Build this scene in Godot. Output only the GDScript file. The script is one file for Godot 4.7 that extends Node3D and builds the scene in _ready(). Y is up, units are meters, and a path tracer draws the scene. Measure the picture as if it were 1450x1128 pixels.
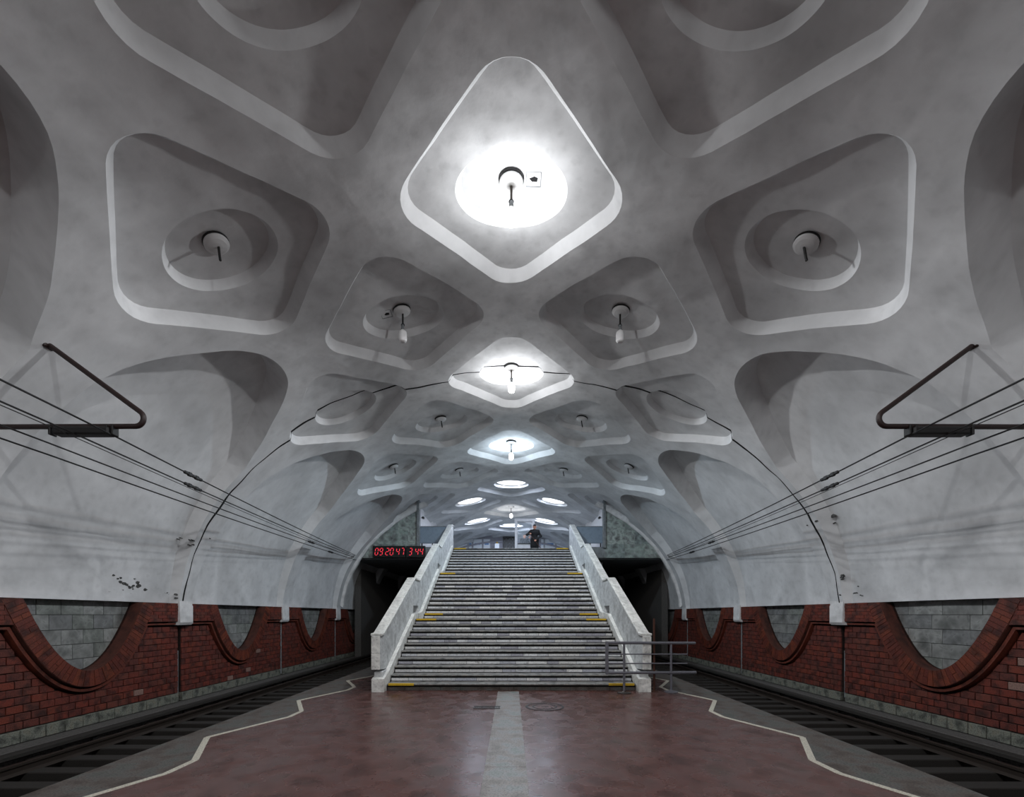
extends Node3D
# An underground station hall: a coffered vault over an island platform, with stairs at the far end.
# Depth «d» runs away from the camera (world z = -d); y = 0 is the platform.

const EYE := 1.6          # springing of the vault, also the eye height
const VA := 7.7           # half width of the vault
const VB := 5.75          # rise of the vault
const CELL_S := 2.05      # half diagonal of a vault cell round the arch
const PITCH := 4.72       # distance between coffer rows
const S_BOTTOM := 10.36   # arc length at which the vault ends on the side walls
const RISE := 0.149
const HALL := 31 * RISE   # floor level of the upper hall
const END := 20.4         # depth of the end wall
const COF_D := 0.155      # depth of a coffer
const WELL_R := Vector2(0.77, 0.59)   # half axes of the light well
const WELL_D := 0.12      # depth of the round light well

var M := {}
var PHI := PackedFloat32Array()
var names := {}
var waves := FastNoiseLite.new()
var rng := RandomNumberGenerator.new()


# ------------------------------------------------------------------ mesh builder
class MB:
	var v := PackedVector3Array()
	var n := PackedVector3Array()
	var ix := PackedInt32Array()

	func tri(a: Vector3, b: Vector3, c: Vector3, nn: Vector3) -> void:
		var k := v.size()
		v.append(a); v.append(b); v.append(c)
		var f := (b - a).cross(c - a)
		var u := nn if nn != Vector3.ZERO else -f.normalized()
		n.append(u); n.append(u); n.append(u)
		if f.dot(u) <= 0.0:
			ix.append(k); ix.append(k + 1); ix.append(k + 2)
		else:
			ix.append(k); ix.append(k + 2); ix.append(k + 1)

	func quad(a: Vector3, b: Vector3, c: Vector3, d: Vector3, away := Vector3.INF) -> void:
		var f := (b - a).cross(c - a)
		if f.length_squared() < 1e-14:
			f = (c - a).cross(d - a)
		var u := f.normalized()
		if away != Vector3.INF and u.dot((a + c) * 0.5 - away) < 0.0:
			u = -u
		tri(a, b, c, u)
		tri(a, c, d, u)

	# rows of points -> smooth sheet; face normals point towards «to» unless normals are given
	func sheet(rows: Array, closed: bool, to := Vector3.INF, normals := []) -> void:
		var base := v.size()
		var w: int = rows[0].size()
		var h := rows.size()
		for r in h:
			v.append_array(rows[r])
		var acc := PackedVector3Array()
		acc.resize(w * h)
		var cols := w if closed else w - 1
		var quads := []
		var vote := 0.0
		for r in h - 1:
			for c in cols:
				var i0 := r * w + c
				var i1 := r * w + (c + 1) % w
				var i2 := (r + 1) * w + (c + 1) % w
				var i3 := (r + 1) * w + c
				var f := (v[base + i2] - v[base + i0]).cross(v[base + i3] - v[base + i1])
				acc[i0] += f; acc[i1] += f; acc[i2] += f; acc[i3] += f
				if to != Vector3.INF:
					vote += signf(f.dot(to - v[base + i0])) * f.length()
		var sg := 1.0 if vote >= 0.0 else -1.0
		if normals.size():
			for r in h:
				n.append_array(normals[r])
			var s2 := 0.0
			for i in w * h:
				s2 += acc[i].dot(n[base + i])
			sg = 1.0 if s2 >= 0.0 else -1.0
		else:
			for i in w * h:
				n.append((acc[i] * sg).normalized() if acc[i].length_squared() > 1e-18 else Vector3.UP)
		for r in h - 1:
			for c in cols:
				var i0 := base + r * w + c
				var i1 := base + r * w + (c + 1) % w
				var i2 := base + (r + 1) * w + (c + 1) % w
				var i3 := base + (r + 1) * w + c
				if sg > 0.0:
					ix.append_array(PackedInt32Array([i0, i2, i1, i0, i3, i2]))
				else:
					ix.append_array(PackedInt32Array([i0, i1, i2, i0, i2, i3]))

	# chamfered box
	func box(c: Vector3, s: Vector3, ch := 0.0, b := Basis.IDENTITY) -> void:
		var h := s * 0.5
		if ch <= 0.0:
			var p := []
			for i in 8:
				p.append(c + b * Vector3(h.x * (1 if i & 1 else -1), h.y * (1 if i & 2 else -1), h.z * (1 if i & 4 else -1)))
			for f in [[0, 1, 3, 2], [4, 5, 7, 6], [0, 1, 5, 4], [2, 3, 7, 6], [0, 2, 6, 4], [1, 3, 7, 5]]:
				quad(p[f[0]], p[f[1]], p[f[2]], p[f[3]], c)
			return
		var k := minf(ch, minf(h.x, minf(h.y, h.z)) * 0.9)
		var q := {}
		for x in [-1, 1]:
			for y in [-1, 1]:
				for z in [-1, 1]:
					q[[x, y, z, 0]] = c + b * Vector3(x * h.x, y * (h.y - k), z * (h.z - k))
					q[[x, y, z, 1]] = c + b * Vector3(x * (h.x - k), y * h.y, z * (h.z - k))
					q[[x, y, z, 2]] = c + b * Vector3(x * (h.x - k), y * (h.y - k), z * h.z)
					tri(q[[x, y, z, 0]], q[[x, y, z, 1]], q[[x, y, z, 2]], (b * Vector3(x, y, z)).normalized())
		for s1 in [-1, 1]:
			quad(q[[s1, -1, -1, 0]], q[[s1, 1, -1, 0]], q[[s1, 1, 1, 0]], q[[s1, -1, 1, 0]], c)
			quad(q[[-1, s1, -1, 1]], q[[1, s1, -1, 1]], q[[1, s1, 1, 1]], q[[-1, s1, 1, 1]], c)
			quad(q[[-1, -1, s1, 2]], q[[1, -1, s1, 2]], q[[1, 1, s1, 2]], q[[-1, 1, s1, 2]], c)
			for s2 in [-1, 1]:
				quad(q[[s1, s2, -1, 0]], q[[s1, s2, 1, 0]], q[[s1, s2, 1, 1]], q[[s1, s2, -1, 1]], c)
				quad(q[[s1, -1, s2, 0]], q[[s1, 1, s2, 0]], q[[s1, 1, s2, 2]], q[[s1, -1, s2, 2]], c)
				quad(q[[-1, s1, s2, 1]], q[[1, s1, s2, 1]], q[[1, s1, s2, 2]], q[[-1, s1, s2, 2]], c)

	func tube(path: Array, r: float, sides := 10, caps := true) -> void:
		var rows := []
		var nr := []
		var up := Vector3.UP
		for i in path.size():
			var t: Vector3 = (path[mini(i + 1, path.size() - 1)] - path[maxi(i - 1, 0)]).normalized()
			if absf(t.dot(up)) > 0.95:
				up = Vector3.RIGHT if absf(t.x) < 0.9 else Vector3.BACK
			var e1 := t.cross(up).normalized()
			var e2 := t.cross(e1).normalized()
			var row := PackedVector3Array()
			var nn := PackedVector3Array()
			for k in sides:
				var a := TAU * k / sides
				var dir := e1 * cos(a) + e2 * sin(a)
				row.append(path[i] + dir * r)
				nn.append(dir)
			up = e1.cross(t).normalized()
			rows.append(row)
			nr.append(nn)
		sheet(rows, true, Vector3.INF, nr)
		if caps:
			for e in [0, path.size() - 1]:
				var o: Vector3 = path[e] - path[1 if e == 0 else e - 1]
				for k in sides:
					tri(path[e], rows[e][k], rows[e][(k + 1) % sides], o.normalized())

	# profile of (radius, height) turned about axis y through «o»
	func lathe(profile: Array, o: Vector3, seg := 24, b := Basis.IDENTITY) -> void:
		for i in profile.size() - 1:
			var p0: Vector2 = profile[i]
			var p1: Vector2 = profile[i + 1]
			var e := p1 - p0
			var nrm := Vector2(e.y, -e.x).normalized()
			var rows := []
			var nr := []
			for p in [p0, p1]:
				var row := PackedVector3Array()
				var nn := PackedVector3Array()
				for k in seg:
					var a := TAU * k / seg
					row.append(o + b * Vector3(cos(a) * p.x, p.y, sin(a) * p.x))
					nn.append(b * Vector3(cos(a) * nrm.x, nrm.y, sin(a) * nrm.x))
				rows.append(row)
				nr.append(nn)
			sheet(rows, true, Vector3.INF, nr)

	# polygon in a plane (o + x*ex + y*ey), extruded from level k0 to k1 along en
	func prism(poly: PackedVector2Array, o: Vector3, ex: Vector3, ey: Vector3, en: Vector3, k0: float, k1: float, back := false) -> void:
		var t := Geometry2D.triangulate_polygon(poly)
		for i in range(0, t.size(), 3):
			var p := []
			for j in 3:
				p.append(o + ex * poly[t[i + j]].x + ey * poly[t[i + j]].y)
			tri(p[0] + en * k1, p[1] + en * k1, p[2] + en * k1, en)
			if back:
				tri(p[0] + en * k0, p[1] + en * k0, p[2] + en * k0, -en)
		var sg := -1.0 if Geometry2D.is_polygon_clockwise(poly) else 1.0
		for i in poly.size():
			var a := poly[i]
			var c := poly[(i + 1) % poly.size()]
			var e := (c - a).normalized()
			if (c - a).length_squared() < 1e-10:
				continue
			var nn := (ex * e.y - ey * e.x) * sg
			var a0 := o + ex * a.x + ey * a.y
			var c0 := o + ex * c.x + ey * c.y
			tri(a0 + en * k0, c0 + en * k0, c0 + en * k1, nn)
			tri(a0 + en * k0, c0 + en * k1, a0 + en * k1, nn)

	func mesh() -> ArrayMesh:
		var arr := []
		arr.resize(Mesh.ARRAY_MAX)
		arr[Mesh.ARRAY_VERTEX] = v
		arr[Mesh.ARRAY_NORMAL] = n
		arr[Mesh.ARRAY_INDEX] = ix
		var m := ArrayMesh.new()
		m.add_surface_from_arrays(Mesh.PRIMITIVE_TRIANGLES, arr)
		return m


# ------------------------------------------------------------------ object helpers
func numbered(called: String) -> String:
	names[called] = names.get(called, -1) + 1
	return called if names[called] == 0 else "%s_%03d" % [called, names[called]]


func tag(o: Node3D, label := "", category := "", group := "", kind := "") -> Node3D:
	if label: o.set_meta("label", label)
	if category: o.set_meta("category", category)
	if group: o.set_meta("group", group)
	if kind: o.set_meta("kind", kind)
	return o


func base(called: String, at := Vector3.ZERO) -> Node3D:
	var o := Node3D.new()
	o.name = numbered(called)
	add_child(o, true)
	o.position = at
	return o


func part(called: String, m: Mesh, material: Material, parent: Node3D, at := Vector3.ZERO) -> MeshInstance3D:
	var o := MeshInstance3D.new()
	o.name = numbered(called) if parent == self else called
	o.mesh = m
	o.material_override = material
	parent.add_child(o, true)
	o.position = at
	return o


func P(x: float, y: float, d: float) -> Vector3:
	return Vector3(x, y, -d)


# ------------------------------------------------------------------ materials
func noise(freq: float, sd: int, kind := 0, octaves := 4) -> FastNoiseLite:
	var f := FastNoiseLite.new()
	f.seed = sd
	f.frequency = freq
	f.fractal_octaves = octaves
	f.noise_type = FastNoiseLite.TYPE_SIMPLEX_SMOOTH
	if kind == 1:
		f.fractal_type = FastNoiseLite.FRACTAL_RIDGED
		f.domain_warp_enabled = true
		f.domain_warp_amplitude = 60.0
		f.domain_warp_frequency = 0.006
	return f


func ntex(freq: float, sd: int, ramp: Array, kind := 0, octaves := 4, size := 512) -> NoiseTexture2D:
	var t := NoiseTexture2D.new()
	t.width = size
	t.height = size
	t.seamless = true
	t.noise = noise(freq, sd, kind, octaves)
	if ramp.size():
		var g := Gradient.new()
		var offs := PackedFloat32Array()
		var cols := PackedColorArray()
		for r in ramp:
			offs.append(r[0])
			cols.append(r[1])
		g.offsets = offs
		g.colors = cols
		t.color_ramp = g
	return t


func grey(k: float) -> Color:
	return Color(k, k, k)


func mat(called: String, color: Color, rough: float, tex: Texture2D = null, scale := 1.0, bump: Texture2D = null, bump_cm := 0.0, bump_scale := 0.0) -> StandardMaterial3D:
	var m := StandardMaterial3D.new()
	m.resource_name = called
	m.albedo_color = color
	m.roughness = rough
	if tex or bump:
		m.uv1_triplanar = true
		m.uv1_world_triplanar = true
		m.uv1_scale = Vector3.ONE * scale
	if tex:
		m.albedo_texture = tex
	if bump:
		m.heightmap_enabled = true
		m.heightmap_texture = bump
		m.heightmap_scale = bump_cm
	M[called] = m
	return m


func detail(m: StandardMaterial3D, tex: Texture2D, scale: float) -> void:
	m.detail_enabled = true
	m.detail_albedo = tex
	m.detail_blend_mode = BaseMaterial3D.BLEND_MODE_MUL
	m.detail_uv_layer = BaseMaterial3D.DETAIL_UV_2
	m.uv2_triplanar = true
	m.uv2_world_triplanar = true
	m.uv2_scale = Vector3.ONE * scale


func make_materials() -> void:
	var fine := ntex(0.02, 5, [], 0, 5)
	var patch := ntex(0.006, 11, [[0.0, grey(0.80)], [0.42, grey(0.93)], [0.6, grey(1.0)], [1.0, grey(0.9)]], 0, 5)
	var smear := ntex(0.011, 23, [[0.0, grey(0.9)], [0.35, grey(0.97)], [0.7, grey(1.0)], [1.0, grey(0.94)]], 0, 5)
	var p := mat("plaster", Color(0.885, 0.89, 0.895), 0.9, smear, 0.45, fine, 0.2)
	detail(p, patch, 0.13)
	var pp := mat("pier_plaster", Color(0.91, 0.91, 0.91), 0.9, smear, 0.8, fine, 0.4)
	detail(pp, patch, 0.3)
	mat("flaked", Color(0.56, 0.56, 0.55), 0.95, fine, 3.0)
	mat("joint_filler", Color(0.05, 0.05, 0.055), 0.95)
	var grit := ntex(0.05, 31, [[0.0, grey(0.62)], [0.5, grey(0.95)], [1.0, grey(1.0)]], 0, 4)
	var dirt := ntex(0.012, 41, [[0.0, grey(0.5)], [0.4, grey(0.86)], [0.6, grey(1.0)], [1.0, Color(1.0, 0.93, 0.88)]], 0, 5)
	var tones := [Color(0.47, 0.205, 0.155), Color(0.41, 0.18, 0.145), Color(0.50, 0.20, 0.14), Color(0.38, 0.20, 0.17), Color(0.44, 0.245, 0.20), Color(0.52, 0.23, 0.15)]
	for i in tones.size():
		var b := mat("brick_%d" % i, tones[i].lerp(Color(0.45, 0.205, 0.155), 0.4), 0.7, grit, 2.0, fine, 0.3)
		detail(b, dirt, 0.7)
	mat("brick_pale", Color(0.58, 0.46, 0.42), 0.85, grit, 2.0)
	var vt := [Color(0.46, 0.215, 0.15), Color(0.42, 0.19, 0.14), Color(0.49, 0.235, 0.15)]
	for i in vt.size():
		detail(mat("arch_brick_%d" % i, vt[i], 0.6, grit, 1.5, fine, 0.2), dirt, 0.5)
	detail(mat("arch_bed", Color(0.36, 0.19, 0.145), 0.75, grit, 2.0), dirt, 0.6)
	detail(mat("mortar", Color(0.20, 0.14, 0.125), 0.95, grit, 2.0), dirt, 0.6)
	var veins := ntex(0.006, 57, [[0.0, grey(0.62)], [0.45, grey(0.82)], [0.75, grey(0.95)], [1.0, grey(0.72)]], 1, 4)
	for i in 4:
		detail(mat("wall_stone_%d" % i, [Color(0.60, 0.61, 0.60), Color(0.55, 0.56, 0.56), Color(0.64, 0.65, 0.64), Color(0.58, 0.60, 0.58)][i], 0.55, veins, 0.5 + 0.13 * i), patch, 0.5)
	detail(mat("stone_base", Color(0.50, 0.51, 0.47), 0.85, grit, 1.2), dirt, 0.6)
	mat("stone_bed", Color(0.20, 0.20, 0.19), 0.95)
	var streak := ntex(0.008, 71, [[0.0, grey(0.6)], [0.25, grey(0.86)], [0.55, grey(1.0)], [0.8, grey(0.92)], [1.0, grey(0.66)]], 1, 4)
	for i in 6:
		mat("riser_stone_%d" % i, [Color(0.92, 0.93, 0.94), Color(0.84, 0.85, 0.87), Color(0.96, 0.96, 0.96), Color(0.77, 0.78, 0.82), Color(0.89, 0.89, 0.89), Color(0.69, 0.69, 0.73)][i], 0.4, streak, 0.9 + 0.17 * i)
	detail(mat("tread_stone", Color(0.58, 0.58, 0.57), 0.55, grit, 1.6), dirt, 0.8)
	mat("riser_bed", Color(0.09, 0.09, 0.085), 0.95)
	detail(mat("parapet_stone", Color(0.83, 0.84, 0.84), 0.5, streak, 0.7), patch, 0.6)
	detail(mat("coping_stone", Color(0.95, 0.95, 0.93), 0.5, streak, 0.8), patch, 0.7)
	mat("yellow_paint", Color(0.86, 0.70, 0.13), 0.6, grit, 2.2)
	var wet := ntex(0.009, 83, [[0.0, grey(0.20)], [0.45, grey(0.26)], [0.7, grey(0.34)], [1.0, grey(0.42)]], 0, 4)
	var blotch := ntex(0.01, 91, [[0.0, Color(0.74, 0.66, 0.62)], [0.4, Color(1, 0.93, 0.90)], [0.6, Color(1, 1, 1)], [1.0, Color(0.84, 0.90, 0.86)]], 0, 5)
	var fl := mat("red_granite", Color(0.36, 0.255, 0.24), 1.0, smear, 0.45)
	fl.roughness_texture = wet
	fl.metallic_specular = 0.45
	detail(fl, blotch, 0.35)
	detail(mat("edge_granite", Color(0.36, 0.355, 0.345), 0.75, grit, 1.4), blotch, 0.5)
	detail(mat("strip_granite", Color(0.50, 0.50, 0.49), 0.5, grit, 1.4), blotch, 0.5)
	mat("line_marble", Color(0.80, 0.78, 0.72), 0.6, grit, 1.6)
	detail(mat("ballast", Color(0.16, 0.15, 0.145), 0.95, grit, 3.0), dirt, 1.5)
	mat("sleeper_wood", Color(0.16, 0.145, 0.13), 0.9, grit, 2.0)
	mat("rail_steel", Color(0.25, 0.22, 0.20), 0.5).metallic = 0.6
	mat("concrete", Color(0.36, 0.35, 0.34), 0.9, grit, 0.8)
	var em := detail_marble()
	for i in 3:
		detail(mat("end_marble_%d" % i, [Color(0.66, 0.69, 0.68), Color(0.60, 0.63, 0.63), Color(0.70, 0.72, 0.71)][i], 0.35, em, 0.6 + 0.2 * i), patch, 0.7)
	mat("blue_panel", Color(0.50, 0.56, 0.62), 0.4, smear, 0.9)
	mat("white_panel", Color(0.86, 0.86, 0.87), 0.5, smear, 0.8)
	detail(mat("grey_slab", Color(0.55, 0.57, 0.58), 0.6, grit, 1.0), patch, 0.7)
	mat("dark_metal", Color(0.055, 0.045, 0.045), 0.6)
	mat("rusty_pipe", Color(0.16, 0.085, 0.075), 0.55, grit, 3.0)
	mat("grey_paint", Color(0.43, 0.43, 0.46), 0.4, grit, 2.5)
	mat("rust", Color(0.30, 0.17, 0.12), 0.9, grit, 4.0)
	mat("black_plastic", Color(0.035, 0.033, 0.035), 0.45)
	mat("rose_enamel", Color(0.80, 0.80, 0.80), 0.45)
	mat("bulb_white", Color(0.93, 0.93, 0.93), 0.3)
	var glow := mat("bulb_lit", Color(1, 1, 1), 0.3)
	glow.emission_enabled = true
	glow.emission = Color(1.0, 0.99, 0.97)
	glow.emission_energy_multiplier = 3.0
	var disc := mat("disc_lit", Color(1, 1, 1), 0.5)
	disc.emission_enabled = true
	disc.emission = Color(0.96, 0.98, 1.0)
	disc.emission_energy_multiplier = 0.5
	var led := mat("led_red", Color(0.9, 0.1, 0.12), 0.4)
	led.emission_enabled = true
	led.emission = Color(1.0, 0.26, 0.34)
	led.emission_energy_multiplier = 0.26
	mat("led_off", Color(0.13, 0.03, 0.035), 0.5)
	var gl := mat("glass", Color(0.85, 0.9, 0.95, 0.12), 0.03)
	gl.transparency = BaseMaterial3D.TRANSPARENCY_ALPHA
	mat("coat_black", Color(0.045, 0.045, 0.055), 0.85)
	mat("skin", Color(0.78, 0.56, 0.46), 0.6)
	mat("paper_white", Color(0.92, 0.94, 0.96), 0.6)
	mat("paper_blue", Color(0.45, 0.60, 0.80), 0.6)
	mat("aluminium", Color(0.80, 0.82, 0.84), 0.35).metallic = 0.3
	mat("hall_wall", Color(0.66, 0.66, 0.70), 0.8, smear, 0.6)


func detail_marble() -> Texture2D:
	return ntex(0.005, 101, [[0.0, grey(0.52)], [0.4, grey(0.80)], [0.62, Color(0.90, 0.95, 0.92)], [0.85, grey(1.0)], [1.0, grey(0.66)]], 1, 5)


# ------------------------------------------------------------------ the vault's surface
func make_phi() -> void:
	var steps := 4000
	var lens := PackedFloat32Array([0.0])
	for i in steps:
		var a := PI / 2 * (1.0 - (i + 0.5) / steps)
		lens.append(lens[i] + sqrt(pow(VA * sin(a), 2) + pow(VB * cos(a), 2)) * PI / 2 / steps)
	var k := 0
	for j in 1101:
		var s := j * 0.01
		while k < steps and lens[k + 1] < s:
			k += 1
		var f := clampf((s - lens[mini(k, steps - 1)]) / (lens[mini(k + 1, steps)] - lens[mini(k, steps - 1)]), 0.0, 3.0)
		PHI.append(PI / 2 * (1.0 - (k + f) / steps))


func phi_at(s: float) -> float:
	var q := clampf(absf(s) * 100.0, 0.0, 1099.0)
	var i := int(q)
	return lerpf(PHI[i], PHI[i + 1], q - i)


func vault(s: float, d: float, h: float) -> Vector3:
	var a := phi_at(s)
	var sg := -1.0 if s < 0.0 else 1.0
	var c := cos(a)
	var w := sin(a)
	var out := Vector2(c / VA, w / VB).normalized()
	var hh := h + waves.get_noise_2d(s * 10.0, d * 10.0) * 0.022
	return Vector3((VA * c + out.x * hh) * sg, EYE + VB * w + out.y * hh, -d)


func vault_normal(s: float, d: float, h: float) -> Vector3:
	var p := vault(s, d, h)
	var e := 0.04
	var nn := (vault(s + e, d, h) - p).cross(vault(s, d + e, h) - p).normalized()
	return nn if nn.dot(Vector3(0, EYE, -d) - p) > 0.0 else -nn


func row_depth(r: float) -> float:
	return 6.25 + PITCH * (r - 1.0)


func pier_depth(r: float) -> float:
	return row_depth(r) - 0.3


# one quarter after the other of a diamond with rounded corners, n points each
func rim(p: float, q: float, r: float, n: int) -> PackedVector2Array:
	var out := PackedVector2Array()
	var al := atan2(p, q)
	var l0 := r * al
	var l1 := Vector2(p, q).length()
	var total := l0 + l1 + r * (PI / 2 - al)
	for k in 4:
		for i in n:
			var f := float(i) / n
			if k % 2 == 1:
				f = 1.0 - f
			var t := f * total
			var pt: Vector2
			if t < l0:
				pt = Vector2(p, 0) + Vector2.from_angle(t / r) * r
			elif t < l0 + l1:
				pt = Vector2(p, 0).lerp(Vector2(0, q), (t - l0) / l1) + Vector2.from_angle(al) * r
			else:
				pt = Vector2(0, q) + Vector2.from_angle(al + (t - l0 - l1) / r) * r
			if k == 1 or k == 2: pt.x = -pt.x
			if k >= 2: pt.y = -pt.y
			out.append(pt)
	return out


func vault_ring(pts: PackedVector2Array, c: Vector2, h: float) -> Array:
	var row := PackedVector3Array()
	var nn := PackedVector3Array()
	for p in pts:
		row.append(vault(c.x + p.x, c.y + p.y, h))
		nn.append(vault_normal(c.x + p.x, c.y + p.y, h))
	return [row, nn]


func blend(a: PackedVector2Array, b: PackedVector2Array, f: float) -> PackedVector2Array:
	var out := PackedVector2Array()
	for i in a.size():
		out.append(a[i].lerp(b[i], f))
	return out


func circle(like: PackedVector2Array, r: float) -> PackedVector2Array:
	var out := PackedVector2Array()
	for p in like:
		out.append(p.normalized() * WELL_R * r + Vector2(0, 0.07))
	return out


# depth of the relief below the rib faces
func relief(s: float, d: float) -> float:
	for k in [-2, -1, 0, 1, 2]:
		var half := absi(k) % 2 == 1
		var r := (d - 6.25) / PITCH + 1.0
		var near := (floorf(r) + 0.5) if half else roundf(r)
		var q := Vector2(absf(s - k * CELL_S), absf(d - row_depth(near)))
		var line := Vector2(1.0 / 1.1, 1.0 / 1.025)
		var e := (q.x / 1.025 + q.y / 1.1 - 1.0) / Vector2(1.0 / 1.025, 1.0 / 1.1).length()
		var f := e - 0.5
		if q.x > 1.025: f = q.distance_to(Vector2(1.025, 0)) - 0.5
		elif q.y > 1.1: f = q.distance_to(Vector2(0, 1.1)) - 0.5
		if f < 0.0:
			var h := clampf(-f / 0.12, 0.0, 1.0) * COF_D
			var g := (Vector2(s - k * CELL_S, d - row_depth(near) - 0.07) / WELL_R).length() * 0.68 - 0.68
			if g < 0.0:
				h += clampf(-g / 0.078, 0.0, 1.0) * WELL_D
			return h
	return 0.0


# ------------------------------------------------------------------ ceiling
func build_ceiling() -> void:
	var root := tag(base("ceiling"), "", "", "", "structure")
	var ribs := MB.new()
	var outer := rim(1.025, 1.1, 0.5, 24)
	var inner := rim(1.025, 1.1, 0.38, 24)
	var bound := PackedVector2Array()
	var corner := [Vector2(CELL_S, 0), Vector2(0, PITCH / 2), Vector2(-CELL_S, 0), Vector2(0, -PITCH / 2)]
	for k in 4:
		for i in 24:
			bound.append(corner[k].lerp(corner[(k + 1) % 4], i / 24.0))
	for k in [-2, -1, 0, 1, 2]:
		for j in 13:
			var r := j - 5.0 + (0.5 if absi(k) % 2 == 1 else 0.0)
			coffer(root, ribs, Vector2(k * CELL_S, row_depth(r)), bound, outer, inner)
	for sg in [-1, 1]:
		for j in 13:
			lunette(root, ribs, sg, j - 4.5)
	part("rib_lattice", ribs.mesh(), M.plaster, root)
	for sg in [-1, 1]:
		for j in 10:
			var pr := MB.new()
			var pd := pier_depth(j - 4.0)
			pr.prism(PackedVector2Array([Vector2(7.66, 1.42), Vector2(7.70, 1.36), Vector2(8.02, 1.36), Vector2(8.02, 1.92), Vector2(7.68, 1.92)]), P(0, 0, pd), Vector3(sg, 0, 0), Vector3.UP, Vector3.BACK, -0.21, 0.21, true)
			pr.box(P(sg * 7.70, 1.60, pd + 0.22), Vector3(0.03, 0.44, 0.07), 0.01)
			part("pier", pr.mesh(), M.pier_plaster, root)
	# joint across the whole vault at the second row of piers
	var rows := [PackedVector3Array(), PackedVector3Array(), PackedVector3Array(), PackedVector3Array()]
	var s := -S_BOTTOM
	while s <= S_BOTTOM:
		var jd := 10.95 - 0.37 * pow(absf(s) / S_BOTTOM, 1.5) + 0.012 * sin(s * 3.1) + 0.01 * sin(s * 7.7)
		var wd := 0.017 + 0.008 * sin(s * 2.3 + 1.0)
		var h := relief(s, jd)
		rows[0].append(vault(s, jd - wd, h + 0.02))
		rows[1].append(vault(s, jd - wd, h - 0.008))
		rows[2].append(vault(s, jd + wd, h - 0.008))
		rows[3].append(vault(s, jd + wd, h + 0.02))
		s += 0.03
	var jm := MB.new()
	jm.sheet(rows, false, P(0, EYE, 10.6))
	part("expansion_joint", jm.mesh(), M.joint_filler, root)
	# spots where the plaster has flaked off above the walls, beside the joint
	rng.seed = 19
	for q in [[-10.05, 9.35, 16, 0.30], [-9.95, 9.0, 5, 0.12], [-10.2, 10.35, 6, 0.10], [10.2, 10.25, 8, 0.16], [9.7, 10.45, 4, 0.10], [-8.9, 10.45, 7, 0.22], [8.3, 10.5, 5, 0.16]]:
		for i in q[2]:
			var fs: float = q[0] + rng.randfn() * q[3] * 0.5
			var fd: float = q[1] + rng.randfn() * q[3]
			fs = signf(fs) * minf(absf(fs), 10.3)
			var fh := 0.14 + 0.02 if absf(fd - pier_depth(2)) > 0.32 else 0.0
			var at := vault(fs, fd, fh)
			var nn := vault_normal(fs, fd, fh)
			var ex := Vector3.UP.cross(nn).normalized()
			var ey := nn.cross(ex)
			var poly := PackedVector2Array()
			var big := 0.016 + 0.055 * rng.randf() * rng.randf()
			for k in 7:
				poly.append(Vector2.from_angle(TAU * k / 7.0) * big * (0.6 + 0.7 * rng.randf()) * Vector2(1.4, 0.8))
			var fl := MB.new()
			fl.prism(poly, at, ex, ey, nn, -0.04, 0.014)
			part("flaked_patch", fl.mesh(), M.flaked, root)
	# outer concrete shell
	var sh := MB.new()
	var r0 := PackedVector3Array()
	var r1 := PackedVector3Array()
	for i in 49:
		var a := PI * i / 48.0
		r0.append(P((VA + 1.3) * cos(a), EYE - 0.2 + (VB + 1.0) * sin(a), -26.0))
		r1.append(P((VA + 1.3) * cos(a), EYE - 0.2 + (VB + 1.0) * sin(a), 40.0))
	sh.sheet([r0, r1], false, P(0, EYE, 15))
	part("vault_shell", sh.mesh(), M.concrete, root)
	for sg in [-1, 1]:
		var ft := MB.new()
		ft.box(P(sg * 8.45, 1.93, 7), Vector3(1.14, 0.10, 64), 0.0)
		part("vault_foot", ft.mesh(), M.joint_filler, root)


func coffer(root: Node3D, ribs: MB, c: Vector2, bound: PackedVector2Array, outer: PackedVector2Array, inner: PackedVector2Array) -> void:
	var rows := []
	var nr := []
	for i in 4:
		var g := vault_ring(blend(bound, outer, i / 3.0), c, 0.0)
		rows.append(g[0]); nr.append(g[1])
	ribs.sheet(rows, true, Vector3.INF, nr)
	var mb := MB.new()
	var axis := vault(c.x, c.y, -0.8)
	mb.sheet([vault_ring(outer, c, 0.0)[0], vault_ring(blend(outer, inner, 0.55), c, COF_D * 0.5)[0], vault_ring(inner, c, COF_D)[0]], true, axis)
	rows = []; nr = []
	var well := circle(inner, 1.0)
	for i in 7:
		var g := vault_ring(blend(inner, well, i / 6.0), c, COF_D)
		rows.append(g[0]); nr.append(g[1])
	mb.sheet(rows, true, Vector3.INF, nr)
	var o := part("coffer", mb.mesh(), M.plaster, root)
	var wb := MB.new()
	var well2 := circle(inner, 0.885)
	wb.sheet([vault_ring(well, c, COF_D)[0], vault_ring(well2, c, COF_D + WELL_D)[0]], true, axis)
	rows = []; nr = []
	for i in 4:
		var g := vault_ring(circle(inner, [0.885, 0.6, 0.3, 0.005][i]), c, COF_D + WELL_D)
		rows.append(g[0]); nr.append(g[1])
	wb.sheet(rows, true, Vector3.INF, nr)
	part("light_well", wb.mesh(), M.plaster, o)


func spline(pts: Array, n: int) -> PackedVector2Array:
	var c := Curve2D.new()
	for i in pts.size():
		var t: Vector2 = (pts[mini(i + 1, pts.size() - 1)] - pts[maxi(i - 1, 0)]) / 6.0
		if i == 0: t = Vector2(0, 0.12)
		c.add_point(pts[i], -t, t)
	c.bake_interval = 0.02
	var out := PackedVector2Array()
	for i in n + 1:
		out.append(c.sample_baked(c.get_baked_length() * i / n))
	return out


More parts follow.
